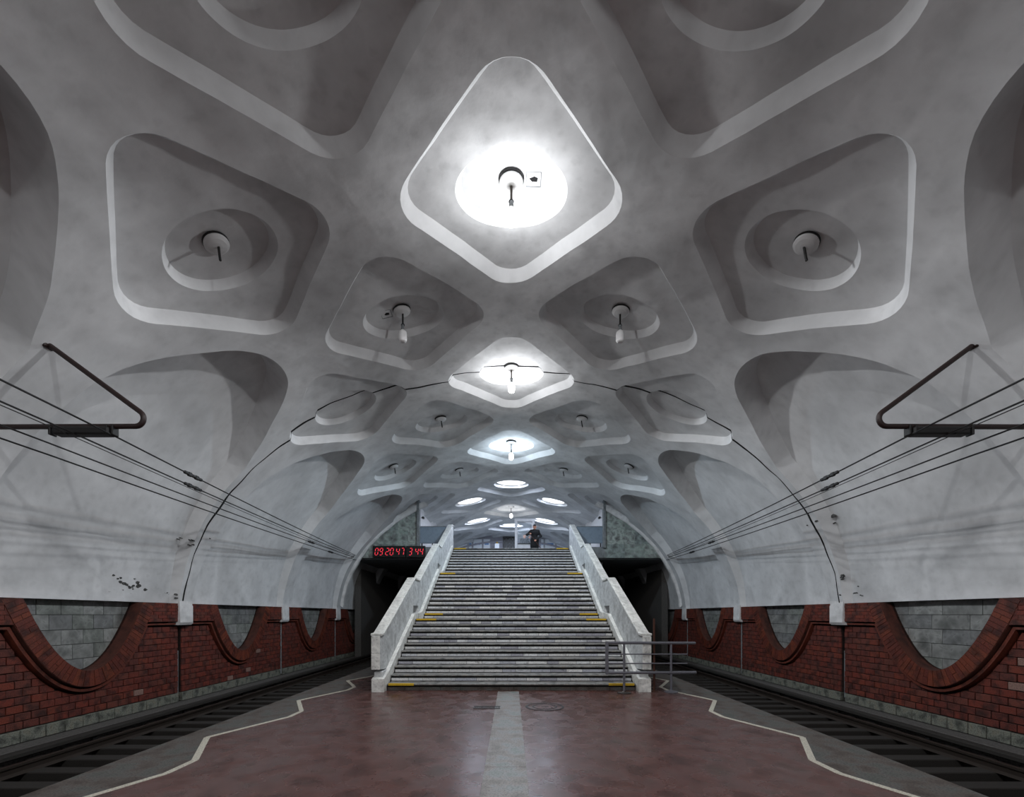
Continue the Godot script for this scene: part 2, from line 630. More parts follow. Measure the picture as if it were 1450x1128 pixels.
func lunette(root: Node3D, ribs: MB, sg: int, hr: float) -> void:
	var dc := row_depth(hr)
	var up := spline([Vector2(4.55, 0), Vector2(4.62, 0.38), Vector2(4.80, 0.68), Vector2(5.20, 1.05), Vector2(5.97, 1.58), Vector2(6.77, 1.92)], 24)
	var side_rim := []      # for -d and +d: 24 + 16 points from the tip down
	var side_bound := []
	for e in [-1, 1]:
		var a := PackedVector2Array()
		var b := PackedVector2Array()
		for i in 25:
			a.append(Vector2(up[i].x, dc + e * up[i].y))
			b.append(Vector2(2 * CELL_S, dc).lerp(Vector2(3 * CELL_S, dc + e * PITCH / 2), i / 24.0))
		var foot := pier_depth(hr + 0.5 * e)
		for i in range(1, 17):
			var f := i / 16.0
			a.append(Vector2(6.77, dc + e * 1.92).lerp(Vector2(S_BOTTOM, foot - e * 0.2), f))
			b.append(Vector2(3 * CELL_S, dc + e * PITCH / 2).lerp(Vector2(S_BOTTOM, foot), f))
		side_rim.append(a); side_bound.append(b)
		var rows := []; var nr := []
		for i in 5:
			var row := PackedVector3Array(); var nn := PackedVector3Array()
			for k in a.size():
				var q := b[k].lerp(a[k], i / 4.0)
				row.append(vault(q.x * sg, q.y, 0)); nn.append(vault_normal(q.x * sg, q.y, 0))
			rows.append(row); nr.append(nn)
		ribs.sheet(rows, false, Vector3.INF, nr)
	# wall of the recess all round, and its back
	var line := PackedVector2Array()
	for i in range(40, -1, -1): line.append(side_rim[0][i])
	for i in range(1, 41): line.append(side_rim[1][i])
	var mid := Vector2(7.6, dc)
	var r0 := PackedVector3Array(); var r1 := PackedVector3Array(); var r2 := PackedVector3Array()
	var ins := PackedVector2Array()
	var dep := PackedFloat32Array()
	for i in line.size():
		var t := (line[mini(i + 1, 80)] - line[maxi(i - 1, 0)]).normalized()
		var nn := Vector2(-t.y, t.x)
		if nn.dot(mid - line[i]) < 0: nn = -nn
		var f := clampf((line[i].x - 4.55) / 5.8, 0, 1)
		var q := line[i] + nn * lerpf(0.24, 0.12, f)
		if i == 0 or i == 80: q.x = S_BOTTOM
		var dd := lerpf(0.42, 0.14, pow(f, 0.85))
		ins.append(q); dep.append(dd)
		r0.append(vault(line[i].x * sg, line[i].y, 0))
		var h := line[i].lerp(q, 0.45)
		r1.append(vault(h.x * sg, h.y, dd * 0.5))
		r2.append(vault(q.x * sg, q.y, dd))
	var mb := MB.new()
	var axis := P(0, EYE, dc)
	mb.sheet([r0, r1, r2], false, axis)
	var rows := []
	for k in 41:
		var row := PackedVector3Array()
		for c in 15:
			var f := c / 14.0
			var q: Vector2 = ins[40 - k].lerp(ins[40 + k], f)
			row.append(vault(q.x * sg, q.y, lerpf(dep[40 - k], dep[40 + k], f)))
		rows.append(row)
	mb.sheet(rows, false, axis)
	part("lunette", mb.mesh(), M.plaster, root)


# ------------------------------------------------------------------ side walls
func wall_pt(sg: int, d: float, y: float, n: float) -> Vector3:
	return P(sg * (8.0 - n), y, d)


func wall_prism(mb: MB, sg: int, poly: PackedVector2Array, n0: float, n1: float) -> void:
	mb.prism(poly, P(sg * 8.0, 0, 0), Vector3.FORWARD, Vector3.UP, Vector3(-sg, 0, 0), n0, n1)


func rect(x0: float, y0: float, x1: float, y1: float) -> PackedVector2Array:
	return PackedVector2Array([Vector2(x0, y0), Vector2(x1, y0), Vector2(x1, y1), Vector2(x0, y1)])


func area(p: PackedVector2Array) -> float:
	var s := 0.0
	for i in p.size():
		s += p[i].cross(p[(i + 1) % p.size()])
	return absf(s) * 0.5


func minus(list: Array, cut: PackedVector2Array) -> Array:
	var out := []
	for p in list:
		for q in Geometry2D.clip_polygons(p, cut):
			if not Geometry2D.is_polygon_clockwise(q) and area(q) > 0.0004:
				out.append(q)
	return out


func common(p: PackedVector2Array, q: PackedVector2Array) -> Array:
	var out := []
	for r in Geometry2D.intersect_polygons(p, q):
		if area(r) > 0.0004:
			out.append(r)
	return out


func union(p: PackedVector2Array, q: PackedVector2Array) -> PackedVector2Array:
	var best := p
	var big := 0.0
	for r in Geometry2D.merge_polygons(p, q):
		if area(r) > big:
			big = area(r); best = r
	return best


func build_walls() -> void:
	for sg in [-1, 1]:
		build_wall(sg)


func build_wall(sg: int) -> void:
	var root := tag(base("wall_left" if sg < 0 else "wall_right"), "", "", "", "structure")
	var bk := MB.new()
	bk.box(P(sg * 8.5, 0.4, 1.5), Vector3(0.94, 3.0, 53), 0.0)
	part("wall_core", bk.mesh(), M.stone_bed, root)
	var whole := MB.new(); whole.box(Vector3.ZERO, Vector3(0.11, 0.118, 0.238), 0.006)
	var whole_mesh := whole.mesh()
	var wing := MB.new(); wing.box(Vector3.ZERO, Vector3(0.11, 0.068, 0.238), 0.006)
	var budget := {"brick": 295, "stuff": MB.new(), "cut_stuff": MB.new(), "band": MB.new()}
	var top := 1.86
	var low := -0.43
	rng.seed = 77 + sg
	for b in [1, 2, 3, 0, 4, -1]:
		var d0 := pier_depth(b) + 0.055
		var d1 := pier_depth(b + 1) - 0.055
		var dc := (d0 + d1) / 2
		var seen: bool = b >= 1 and b <= 3
		var bay := rect(d0, low + 0.2, d1, top)
		# the stone field: a parabola hanging from the top of the wall
		var u := PackedVector2Array()
		for i in 41:
			var t := lerpf(-1.32, 1.32, i / 40.0)
			u.append(Vector2(dc + t, 0.58 + 1.28 * t * t / (1.16 * 1.16)))
		var o1: PackedVector2Array = Geometry2D.offset_polygon(u, 0.30, Geometry2D.JOIN_ROUND)[0]
		var o2: PackedVector2Array = Geometry2D.offset_polygon(u, 0.385, Geometry2D.JOIN_ROUND)[0]
		var o3: PackedVector2Array = Geometry2D.offset_polygon(u, 0.43, Geometry2D.JOIN_ROUND)[0]
		var og: PackedVector2Array = Geometry2D.offset_polygon(u, 0.335, Geometry2D.JOIN_ROUND)[0]
		var lipg := union(og, rect(d0 - 0.2, 1.41, d1 + 0.2, 3.0))
		var lip1 := union(o1, rect(d0 - 0.2, 1.44, d1 + 0.2, 3.0))
		var lip2 := union(o2, rect(d0 - 0.2, 1.37, d1 + 0.2, 3.0))
		var lip3 := union(o3, rect(d0 - 0.2, 1.33, d1 + 0.2, 3.0))
		# bed of the brickwork, two rolls and the proud band
		var bed := MB.new()
		for q in minus([bay], lip3): wall_prism(bed, sg, q, -0.02, 0.150)
		part("brick_bed", bed.mesh(), M.mortar, root)
		var layers := [[lip3, 0.05, "groove", M.mortar, u], [lip2, 0.235, "moulding", M.arch_brick_0, lipg], [lip1, 0.278, "arch_band", M.arch_bed, u]]
		for l in layers:
			var mm := MB.new()
			for q in common(bay, l[0]):
				for z in minus([q], l[4]): wall_prism(mm, sg, z, -0.02, l[1])
			part(l[2], mm.mesh(), l[3], root)
		# bricks of the band, set along the curve
		var arc := []
		var len := 0.0
		var tt := -1.2
		var prev := Vector2(dc + tt, 0.58 + 1.28 * tt * tt / 1.3456)
		var next := 0.0
		while tt < 1.2:
			tt += 0.004
			var q := Vector2(dc + tt, 0.58 + 1.28 * tt * tt / 1.3456)
			len += q.distance_to(prev)
			if len >= next:
				arc.append([q, (q - prev).normalized()])
				next += 0.078
			prev = q
		for i in arc.size() - 1:
			var a: Array = arc[i]
			var c: Array = arc[i + 1]
			var na: Vector2 = Vector2(a[1].y, -a[1].x)
			var nc: Vector2 = Vector2(c[1].y, -c[1].x)
			var ta: Vector2 = a[1] * 0.004
			var ends := [[0.008, 0.292]] if i % 3 != 1 else [[0.008, 0.146], [0.152, 0.292]]
			var vm := MB.new()
			for e in ends:
				var quad := PackedVector2Array([a[0] + ta + na * e[0], a[0] + ta + na * e[1], c[0] - ta + nc * e[1], c[0] - ta + nc * e[0]])
				for z in common(quad, bay): wall_prism(vm, sg, z, 0.2, 0.284 + rng.randf() * 0.008)
			if vm.v.size() and not seen and b != 0:
				budget.band.v.append_array(vm.v); budget.band.n.append_array(vm.n)
				for q in vm.ix: budget.band.ix.append(q + budget.band.v.size() - vm.v.size())
			elif vm.v.size():
				part("arch_brick", vm.mesh(), M["arch_brick_%d" % (rng.randi() % 3)], root)
		# courses above the roll, between band and pier
		for k in 6:
			var y := 1.445 + k * 0.076
			var x := d0 - (0.12 if k % 2 else 0.0)
			while x < d1:
				if x + 0.24 > d0 and absf(x + 0.12 - dc) > 1.0:
					var br := rect(maxf(x, d0), y, minf(x + 0.24, d1), minf(y + 0.068, top))
					for z in minus([br], o1):
						if not seen:
							wall_prism(budget.stuff, sg, z, 0.2, 0.282 + rng.randf() * 0.01)
							continue
						var wm := MB.new()
						wall_prism(wm, sg, z, 0.2, 0.282 + rng.randf() * 0.01)
						part("wing_brick", wm.mesh(), M["brick_%d" % [0, 2, 5, 4][rng.randi() % 4]], root)
				x += 0.25
		# plain courses below
		for k in 14:
			var y := low + 0.2 + k * 0.13
			var x := d0 - (0.125 if k % 2 else 0.0)
			while x < d1 - 0.02:
				var x1 := minf(x + 0.24, d1)
				var x0 := maxf(x, d0)
				x += 0.25
				if x1 - x0 < 0.03: continue
				var br := rect(x0 + 0.005, y + 0.006, x1 - 0.005, minf(y + 0.124, 1.34))
				if y > 1.33: continue
				var bits := minus([br], lip3)
				if bits.is_empty(): continue
				var full: bool = bits.size() == 1 and absf(area(bits[0]) - area(br)) < 1e-4 and x1 - x0 > 0.235 and y < 1.2
				var n := 0.165 + rng.randf() * 0.016
				var mt: Material = M["brick_%d" % (rng.randi() % 6)]
				if rng.randf() < 0.012: mt = M.brick_pale
				if budget.brick > 0 and seen and full:
					budget.brick -= 1
					var o := part("brick", whole_mesh, mt, root, wall_pt(sg, (x0 + x1) / 2, y + 0.065, n - 0.055))
					o.rotation = Vector3(rng.randfn() * 0.008, rng.randfn() * 0.012, 0)
				else:
					for z in bits: wall_prism(budget.stuff if rng.randf() < 0.5 else budget.cut_stuff, sg, z, 0.1, n)
		# stones of the hanging field
		var w := 0.42 if sg < 0 else 0.72
		for k in 6:
			var y := 0.52 + k * 0.27
			var x := d0 + (0.21 if k % 2 else 0.0) - 0.5
			while x < d1:
				for z in common(rect(x + 0.005, y + 0.005, x + w - 0.005, minf(y + 0.265, top)), u):
					var sm := MB.new()
					wall_prism(sm, sg, z, -0.03, 0.0 + rng.randf() * 0.006)
					part("wall_stone", sm.mesh(), M["wall_stone_%d" % (rng.randi() % 4)], root)
				x += w
		# base course
		var bx := d0
		while bx < d1 - 0.05:
			var bl := minf(0.30 + rng.randf() * 0.12, d1 - bx)
			var bm := MB.new()
			bm.box(wall_pt(sg, bx + bl / 2, low + 0.09, 0.09), Vector3(0.20 + rng.randf() * 0.015, 0.20, bl - 0.012), 0.008)
			part("base_stone", bm.mesh(), M.stone_base, root)
			bx += bl
		# what runs down the gap under each pier
		var pm := MB.new()
		if b == 2:
			pm.tube([wall_pt(sg, pier_depth(2), -0.35, 0.10), wall_pt(sg, pier_depth(2), 0.75, 0.10)], 0.035, 8)
		else:
			pm.tube([wall_pt(sg, pier_depth(b), -0.40, 0.15), wall_pt(sg, pier_depth(b), 1.36, 0.15)], 0.028, 8)
		part("drain_pipe", pm.mesh(), M.grey_slab, root)
	tag(part("arch_brickwork", budget.band.mesh(), M.arch_brick_1, root), "", "", "", "stuff")
	var s1 := part("brickwork", budget.stuff.mesh(), M.brick_0, root)
	tag(s1, "", "", "", "stuff")
	tag(part("brickwork", budget.cut_stuff.mesh(), M.brick_3, root), "", "", "", "stuff")


# ------------------------------------------------------------------ platform, track bed, end walls
func zigzag(sg: int, inset: float) -> PackedVector2Array:
	var out := PackedVector2Array()
	var dx := 0.0 if sg < 0 else -0.17
	var k := -10
	while k < 7:
		var d := 5.9 + 2.53 * k
		for q in [Vector2(3.97, d), Vector2(3.48, d + 1.18), Vector2(3.48, d + 1.60)]:
			out.append(Vector2(sg * (q.x + dx - inset), q.y))
		k += 1
	return out


func build_floor() -> void:
	var root := tag(base("floor"), "", "", "", "structure")
	var slab := MB.new()
	slab.box(P((4.22 - 4.35) / 2, -0.17, 3.0), Vector3(4.22 + 4.35, 0.33, 52.0), 0.01)
	part("platform_edge", slab.mesh(), M.edge_granite, root)
	var wall := MB.new()
	for q in [[-4.25, 1], [4.12, 1]]:
		wall.box(P(q[0], -0.85, 3.0), Vector3(0.12, 1.1, 52.0))
	part("platform_wall", wall.mesh(), M.concrete, root)
	var l := zigzag(-1, 0.0)
	var r := zigzag(1, 0.0)
	var poly := PackedVector2Array()
	poly.append_array(l)
	for i in range(r.size() - 1, -1, -1): poly.append(r[i])
	var red := MB.new()
	red.prism(poly, Vector3.ZERO, Vector3.RIGHT, Vector3.FORWARD, Vector3.UP, -0.02, 0.0)
	part("red_paving", red.mesh(), M.red_granite, root)
	for sg in [-1, 1]:
		var z := zigzag(sg, 0.0)
		for i in z.size() - 1:
			var t := (z[i + 1] - z[i]).normalized()
			var nn := Vector2(-t.y, t.x) * 0.035
			var lm := MB.new()
			lm.prism(PackedVector2Array([z[i] - nn, z[i + 1] - nn, z[i + 1] + nn, z[i] + nn]), Vector3.ZERO, Vector3.RIGHT, Vector3.FORWARD, Vector3.UP, -0.02, 0.003)
			part("edge_line", lm.mesh(), M.line_marble, root)
	for k in 6:
		var sm := MB.new()
		sm.box(P(-0.06, -0.008, 8.27 - k * 2.35), Vector3(0.44, 0.02, 2.34), 0.003)
		part("strip_slab", sm.mesh(), M.strip_granite, root)
	# ground under both tracks
	for sg in [-1, 1]:
		var bm := MB.new()
		bm.box(P(sg * 6.2, -0.80, 8.0), Vector3(3.9, 0.2, 64.0))
		part("track_bed", bm.mesh(), M.ballast, root)
		var lm := MB.new()
		lm.box(P(sg * 7.72, -0.60, 8.0), Vector3(0.50, 0.30, 64.0), 0.02)
		part("wall_ledge", lm.mesh(), M.concrete, root)


func vault_x(y: float) -> float:
	var f := clampf((y - EYE) / VB, -1.0, 1.0)
	return VA * sqrt(1.0 - f * f)


func build_ends() -> void:
	# wall behind the camera
	var back := tag(base("wall_back"), "", "", "", "structure")
	var bm := MB.new()
	bm.box(P(0, 3.2, -21.5), Vector3(19, 9.6, 0.4))
	part("wall_core", bm.mesh(), M.plaster, back)
	# the end wall: stone above the track mouths, white edge under the vault, jambs of the opening to the hall
	var front := tag(base("wall_end"), "", "", "", "structure")
	for sg in [-1, 1]:
		var field := PackedVector2Array([Vector2(4.22, 4.16)])
		for i in 25:
			var y := lerpf(4.16, EYE + 5.05, i / 24.0)
			field.append(Vector2(maxf(vault_x(y) - 0.02, 4.22), y))
		field.append(Vector2(4.22, EYE + 5.0))
		var core := MB.new()
		var fat := PackedVector2Array([Vector2(4.24, 4.16), Vector2(8.6, 4.16), Vector2(8.6, 5.0), Vector2(6.6, 6.6), Vector2(4.24, 7.6)])
		core.prism(fat, P(0, 0, END + 0.4), Vector3(sg, 0, 0), Vector3.UP, Vector3.BACK, 0.0, 0.36, true)
		part("wall_core", core.mesh(), M.pier_plaster, front)
		var y := 4.16
		var k := 0
		while y < 6.8:
			var x := 4.22 - (0.45 if k % 2 else 0.0)
			while x < 7.7:
				for z in common(rect(x + 0.002, y + 0.002, x + 0.898, y + 0.62), field):
					var tm := MB.new()
					tm.prism(z, P(0, 0, END + 0.05), Vector3(sg, 0, 0), Vector3.UP, Vector3.BACK, 0.0, 0.045 + rng.randf() * 0.004)
					part("marble_panel", tm.mesh(), M["end_marble_%d" % (rng.randi() % 3)], front)
				x += 0.9
			y += 0.622
			k += 1
		var rimm := MB.new()
		var r0 := PackedVector3Array(); var r1 := PackedVector3Array(); var r2 := PackedVector3Array(); var r3 := PackedVector3Array()
		for i in 31:
			var yy := lerpf(2.0, EYE + 5.0, i / 30.0)
			var e := 0.08 + 0.012 * sin(i * 1.7)
			var x := vault_x(yy)
			r0.append(P(sg * (x + 0.1), yy + 0.1, END - 0.08))
			r1.append(P(sg * (x - e * x / 8.0), yy - e * 0.8, END - 0.08))
			r2.append(P(sg * (x - e * x / 8.0 - 0.02), yy - e * 0.8 - 0.02, END - 0.02))
			r3.append(P(sg * (x - e * x / 8.0 - 0.02), yy - e * 0.8 - 0.02, END + 0.1))
		rimm.sheet([r0, r1, r2, r3], false, P(0, 3, END - 3))
		part("arch_edge", rimm.mesh(), M.pier_plaster, front)
		var lint := MB.new()
		lint.box(P(sg * 5.55, 4.39, END + 0.3), Vector3(5.4, 0.46, 0.56), 0.01)
		part("lintel", lint.mesh(), M.grey_slab, front)
		var jam := MB.new()
		jam.box(P(sg * 4.34, 5.75, END + 2.7), Vector3(0.24, 2.3, 5.3), 0.01)
		part("jamb", jam.mesh(), M.white_panel, front)
		var post := MB.new()
		post.box(P(sg * 4.20, 5.75, END + 0.06), Vector3(0.12, 2.3, 0.30), 0.01)
		part("jamb_post", post.mesh(), M.grey_slab, front)
	# slab of the upper hall (also the roof of the tunnels) and the tunnels' far end
	var up := tag(base("floor_hall"), "", "", "", "structure")
	var um := MB.new()
	um.box(P(0, HALL - 0.25, 30.5), Vector3(15.6, 0.5, 19.8))
	part("slab", um.mesh(), M.grey_slab, up)
	var tun := tag(base("wall_tunnel"), "", "", "", "structure")
	var tm := MB.new()
	tm.box(P(0, 1.6, 70.2), Vector3(19, 6.0, 0.4))
	part("wall_core", tm.mesh(), M.concrete, tun)
	for sg in [-1, 1]:
		var cm := MB.new()
		cm.box(P(sg * 7.50, 1.6, 46.1), Vector3(0.3, 5.4, 48.0))
		part("tunnel_lining", cm.mesh(), M.concrete, tun)
		var im := MB.new()
		im.box(P(sg * 3.3, 1.6, 45.5), Vector3(0.3, 5.0, 49.4))
		im.box(P(sg * 5.4, -0.82, 55.0), Vector3(4.5, 0.2, 30.4))
		im.box(P(sg * 5.4, 4.35, 55.0), Vector3(4.5, 0.4, 30.4))
		part("tunnel_lining", im.mesh(), M.concrete, tun)
	# far wall of the hall
	var hw := tag(base("wall_hall"), "", "", "", "structure")
	var hm := MB.new()
	hm.box(P(0, 6.5, 33.4), Vector3(17, 4.4, 0.3))
	part("wall_core", hm.mesh(), M.hall_wall, hw)
	var arch := MB.new()
	var path := []
	for i in 33:
		var a := PI * (0.12 + 0.76 * i / 32.0)
		path.append(P(5.0 * cos(a), 5.4 + 1.6 * sin(a), 33.22))
	arch.tube(path, 0.09, 8)
	part("arch_moulding", arch.mesh(), M.hall_wall, hw)


# ------------------------------------------------------------------ stairs
func nosing(k: int) -> float:
	if k <= 10: return 9.51 + 0.3133 * (k - 1)
	if k <= 21: return 13.55 + 0.295 * (k - 11)
	return 17.70 + 0.311 * (k - 22)


func build_stairs() -> void:
	var root := base("staircase", P(0, 0, 9.5))
	tag(root, "wide grey marble staircase with three flights climbing to the upper hall", "stairs")
	var o := -root.position
	rng.seed = 5
	var hw := 2.62
	var prof := PackedVector2Array([Vector2(9.6, 0)])
	for k in range(1, 32):
		prof.append(Vector2(nosing(k) + 0.062, (k - 1) * RISE))
		prof.append(Vector2(nosing(k) + 0.062, k * RISE - 0.03))
	prof.append(Vector2(20.62, 31 * RISE - 0.03))
	prof.append(Vector2(20.62, 0))
	prof.remove_at(0)
	var core := MB.new()
	core.prism(prof, o, Vector3.FORWARD, Vector3.UP, Vector3.RIGHT, -2.68, 2.68, true)
	part("stair_core", core.mesh(), M.riser_bed, root)
	for k in range(1, 32):
		var d := nosing(k)
		var d2 := nosing(k + 1) + 0.055 if k < 31 else 20.75
		var sm := MB.new()
		sm.box(o + P(0, k * RISE - 0.0175, (d + d2) / 2), Vector3(hw * 2, 0.035, d2 - d), 0.010)
		var step := part("step", sm.mesh(), M.tread_stone, root)
		var x := -hw
		var joined := MB.new()
		while x < hw - 0.02:
			var w := minf(0.26 + rng.randf() * 0.20, hw - x)
			if hw - x - w < 0.12: w = hw - x
			var tm := MB.new() if k <= 18 else joined
			var y0 := (k - 1) * RISE + (0.012 if k > 1 else 0.0)
			var y1 := k * RISE - 0.078
			tm.box(o + P(x + w / 2, (y0 + y1) / 2, d + 0.055 + rng.randf() * 0.003), Vector3(w - 0.006, y1 - y0, 0.02), 0.002)
			if k <= 18:
				part("riser_tile", tm.mesh(), M["riser_stone_%d" % (rng.randi() % 6)] if k > 1 else M.edge_granite, step)
			x += w
		if k > 18:
			tag(part("riser_tiles", joined.mesh(), M["riser_stone_%d" % (k % 5)], step), "", "", "", "stuff")
	for k in [1, 10, 11, 21, 31]:
		for sg in [-1, 1]:
			var ym := MB.new()
			ym.box(o + P(sg * (hw - 0.30), k * RISE - 0.019, nosing(k) + 0.022), Vector3(0.54, 0.046, 0.055), 0.004)
			part("yellow_marking", ym.mesh(), M.yellow_paint, root)
	for sg in [-1, 1]:
		build_parapet(sg)


func build_parapet(sg: int) -> void:
	var root := base("stair_parapet", P(sg * 2.8, 0, 9.4))
	tag(root, "stepped pale marble parapet on the %s of the staircase" % ("left side, below the clock" if sg < 0 else "right side, behind the pipe barrier"), "parapet", "stair parapets")
	var o := P(0, 0, 0) - root.position
	var top := [Vector2(9.40, 1.16), Vector2(9.62, 1.17), Vector2(12.75, 2.60), Vector2(13.45, 2.60), Vector2(16.90, 4.20), Vector2(17.60, 4.20), Vector2(20.9, 5.72), Vector2(21.3, 5.72)]
	var low := [Vector2(21.3, 4.60), Vector2(20.4, 4.60), Vector2(17.7, 3.25), Vector2(16.5, 3.20), Vector2(13.5, 1.68), Vector2(12.4, 1.58), Vector2(9.95, 0.42), Vector2(9.40, 0.46)]
	var poly := PackedVector2Array()
	for q in top: poly.append(q)
	for q in low: poly.append(q)
	poly.reverse()
	if Geometry2D.is_polygon_clockwise(poly): poly.reverse()
	var cuts := [9.3, 10.2, 11.05, 11.9, 12.6, 13.3, 13.95, 14.8, 15.65, 16.5, 16.75, 17.5, 18.2, 19.05, 19.9, 20.75, 21.4]
	for i in cuts.size() - 1:
		for z in common(poly, rect(cuts[i] + 0.003, 0, cuts[i + 1] - 0.003, 7)):
			var bits := [z]
			if i == 4: bits = minus(bits, rect(12.5, 1.64, 13.4, 1.86))
			if i == 10: bits = minus(bits, rect(16.7, 3.28, 17.6, 3.52))
			for b in bits:
				var pm := MB.new()
				pm.prism(b, o, Vector3.FORWARD, Vector3.UP, Vector3(sg, 0, 0), 2.73, 2.90, true)
				part("panel", pm.mesh(), M.parapet_stone, root)
	# front stones
	for q in [[0.46, 0.80], [0.806, 1.15]]:
		var fm := MB.new()
		fm.box(o + P(sg * 2.815, (q[0] + q[1]) / 2, 9.385), Vector3(0.18, q[1] - q[0], 0.03), 0.004)
		part("front_stone", fm.mesh(), M.coping_stone, root)
	# side of the stairs below the panels
	var sm := MB.new()
	var side := PackedVector2Array([Vector2(9.47, 0), Vector2(21.0, 0), Vector2(21.0, 4.6)])
	for q in low.slice(1, 7): side.append(q)
	side.append(Vector2(9.47, 0.40))
	sm.prism(side, o, Vector3.FORWARD, Vector3.UP, Vector3(sg, 0, 0), 2.69, 2.87, true)
	part("stair_side", sm.mesh(), M.parapet_stone, root)
	# curb beside the steps and the block at its foot
	var bm := MB.new()
	bm.prism(PackedVector2Array([Vector2(9.34, 0), Vector2(9.34, 0.27), Vector2(9.50, 0.30), Vector2(9.72, 0.38), Vector2(9.72, 0)]), o, Vector3.FORWARD, Vector3.UP, Vector3(sg, 0, 0), 2.635, 2.89, true)
	part("foot_block", bm.mesh(), M.coping_stone, root)
	var curb := [[Vector2(9.72, 0.38), Vector2(12.35, 1.63)], [Vector2(12.36, 1.63), Vector2(12.75, 1.64)], [Vector2(13.13, 1.66), Vector2(13.4, 1.70)], [Vector2(13.4, 1.70), Vector2(16.5, 3.26)], [Vector2(16.5, 3.27), Vector2(16.95, 3.28)], [Vector2(17.33, 3.28), Vector2(17.6, 3.32)], [Vector2(17.6, 3.32), Vector2(20.45, 4.74)]]
	for c in curb:
		var n := maxi(1, int(roundf((c[1] - c[0]).length() / 0.85)))
		for i in n:
			var p: Vector2 = c[0].lerp(c[1], float(i) / n)
			var q: Vector2 = c[0].lerp(c[1], float(i + 1) / n) - (c[1] - c[0]).normalized() * 0.006
			var cm := MB.new()
			cm.prism(PackedVector2Array([p, q, q - Vector2(0, 0.26), p - Vector2(0, 0.26)]), o, Vector3.FORWARD, Vector3.UP, Vector3(sg, 0, 0), 2.632, 2.72, true)
			part("curb_stone", cm.mesh(), M.coping_stone, root)
	for i in top.size() - 1:
		var n := maxi(1, int(roundf((top[i + 1] - top[i]).length() / 0.5)))
		for j in n:
			var p: Vector2 = top[i].lerp(top[i + 1], float(j) / n)
			var q: Vector2 = top[i].lerp(top[i + 1], float(j + 1) / n)
			var t := (q - p).normalized()
			var cm := MB.new()
			var mid := (p + q) / 2 + Vector2(-t.y, t.x) * 0.025
			cm.box(o + P(sg * 2.815, mid.y, mid.x), Vector3(0.23, 0.05, (q - p).length() - 0.006), 0.008, Basis(Vector3.RIGHT, atan2(t.y, t.x)))
			part("coping", cm.mesh(), M.coping_stone, root)


# ------------------------------------------------------------------ balcony fronts beside the stair head
func build_balconies() -> void:
	for sg in [-1, 1]:
		var root := base("balcony_parapet", P(sg * 3.5, HALL, END + 0.25))
		tag(root, "blue-grey panelled balcony front %s of the stair head" % ("left" if sg < 0 else "right"), "parapet", "balcony fronts at the stair head")
		var pm := MB.new()
		pm.prism(PackedVector2Array([Vector2(0.64, 0.24), Vector2(0.64, 0.98), Vector2(-0.54, 0.98), Vector2(-0.48, 0.24)]), Vector3.ZERO, Vector3(sg, 0, 0), Vector3.UP, Vector3.BACK, -0.07, 0.07, true)
		part("panel", pm.mesh(), M.blue_panel, root)
		var tm := MB.new()
		tm.box(Vector3(sg * 0.06, 0.995, 0), Vector3(1.16, 0.03, 0.18), 0.006)
		part("top_rail", tm.mesh(), M.grey_slab, root)
		for x in [-0.45, 0.1, 0.58]:
			var fm := MB.new()
			fm.box(Vector3(sg * x, 0.12, 0), Vector3(0.05, 0.25, 0.05), 0.005)
			part("foot", fm.mesh(), M.dark_metal, root)
		var bm := MB.new()
		bm.box(Vector3(sg * 0.05, 0.03, 0.0), Vector3(1.16, 0.06, 0.20), 0.006)
		part("kerb", bm.mesh(), M.grey_slab, root)


# ------------------------------------------------------------------ pipe barrier and post
func build_barrier() -> void:
	var root := base("pipe_barrier", P(2.6, 0, 9.25))
	tag(root, "grey painted steel pipe barrier on the platform before the stairs", "railing")
	var sy := 0.02
	for q in [["top_pipe", -0.66, 1.22, 1.03, 0.030], ["bottom_pipe", -0.66, 1.24, 0.42, 0.030], ["middle_bar", -0.63, 1.05, 0.80, 0.014], ["middle_bar", -0.63, 1.05, 0.61, 0.014]]:
		var m := MB.new()
		m.tube([P(q[1], q[3], q[1] * 0.12), P(q[2], q[3] - sy, q[2] * 0.12)], q[4], 10)
		part(q[0], m.mesh(), M.grey_paint, root)
	var e := MB.new()
	e.box(P(-0.66, 0.725, -0.08), Vector3(0.06, 0.67, 0.06), 0.008)
	part("end_post", e.mesh(), M.grey_paint, root)
	for x in [-0.30, 0.70]:
		var m := MB.new()
		m.tube([P(x, 0.0, x * 0.12), P(x, 1.03, x * 0.12)], 0.024, 10)
		var post := part("post", m.mesh(), M.grey_paint, root)
		var b := MB.new()
		b.lathe([Vector2(0.14, 0.0), Vector2(0.14, 0.015), Vector2(0.05, 0.03), Vector2(0.024, 0.05)], P(x, 0.001, x * 0.12), 20)
		part("base_plate", b.mesh(), M.rail_steel if x < 0 else M.grey_paint, post)
	var p := base("iron_post", P(2.97, 0, 9.40))
	tag(p, "thin rusty upright iron post at the foot of the right parapet", "post")
	var pm := MB.new()
	pm.tube([Vector3.ZERO, Vector3(0, 1.52, 0)], 0.022, 8)
	part("shaft", pm.mesh(), M.rust, p)
	var fm := MB.new()
	fm.box(Vector3(0, 0.005, 0), Vector3(0.14, 0.012, 0.14), 0.003)
	part("foot_plate", fm.mesh(), M.rust, p)


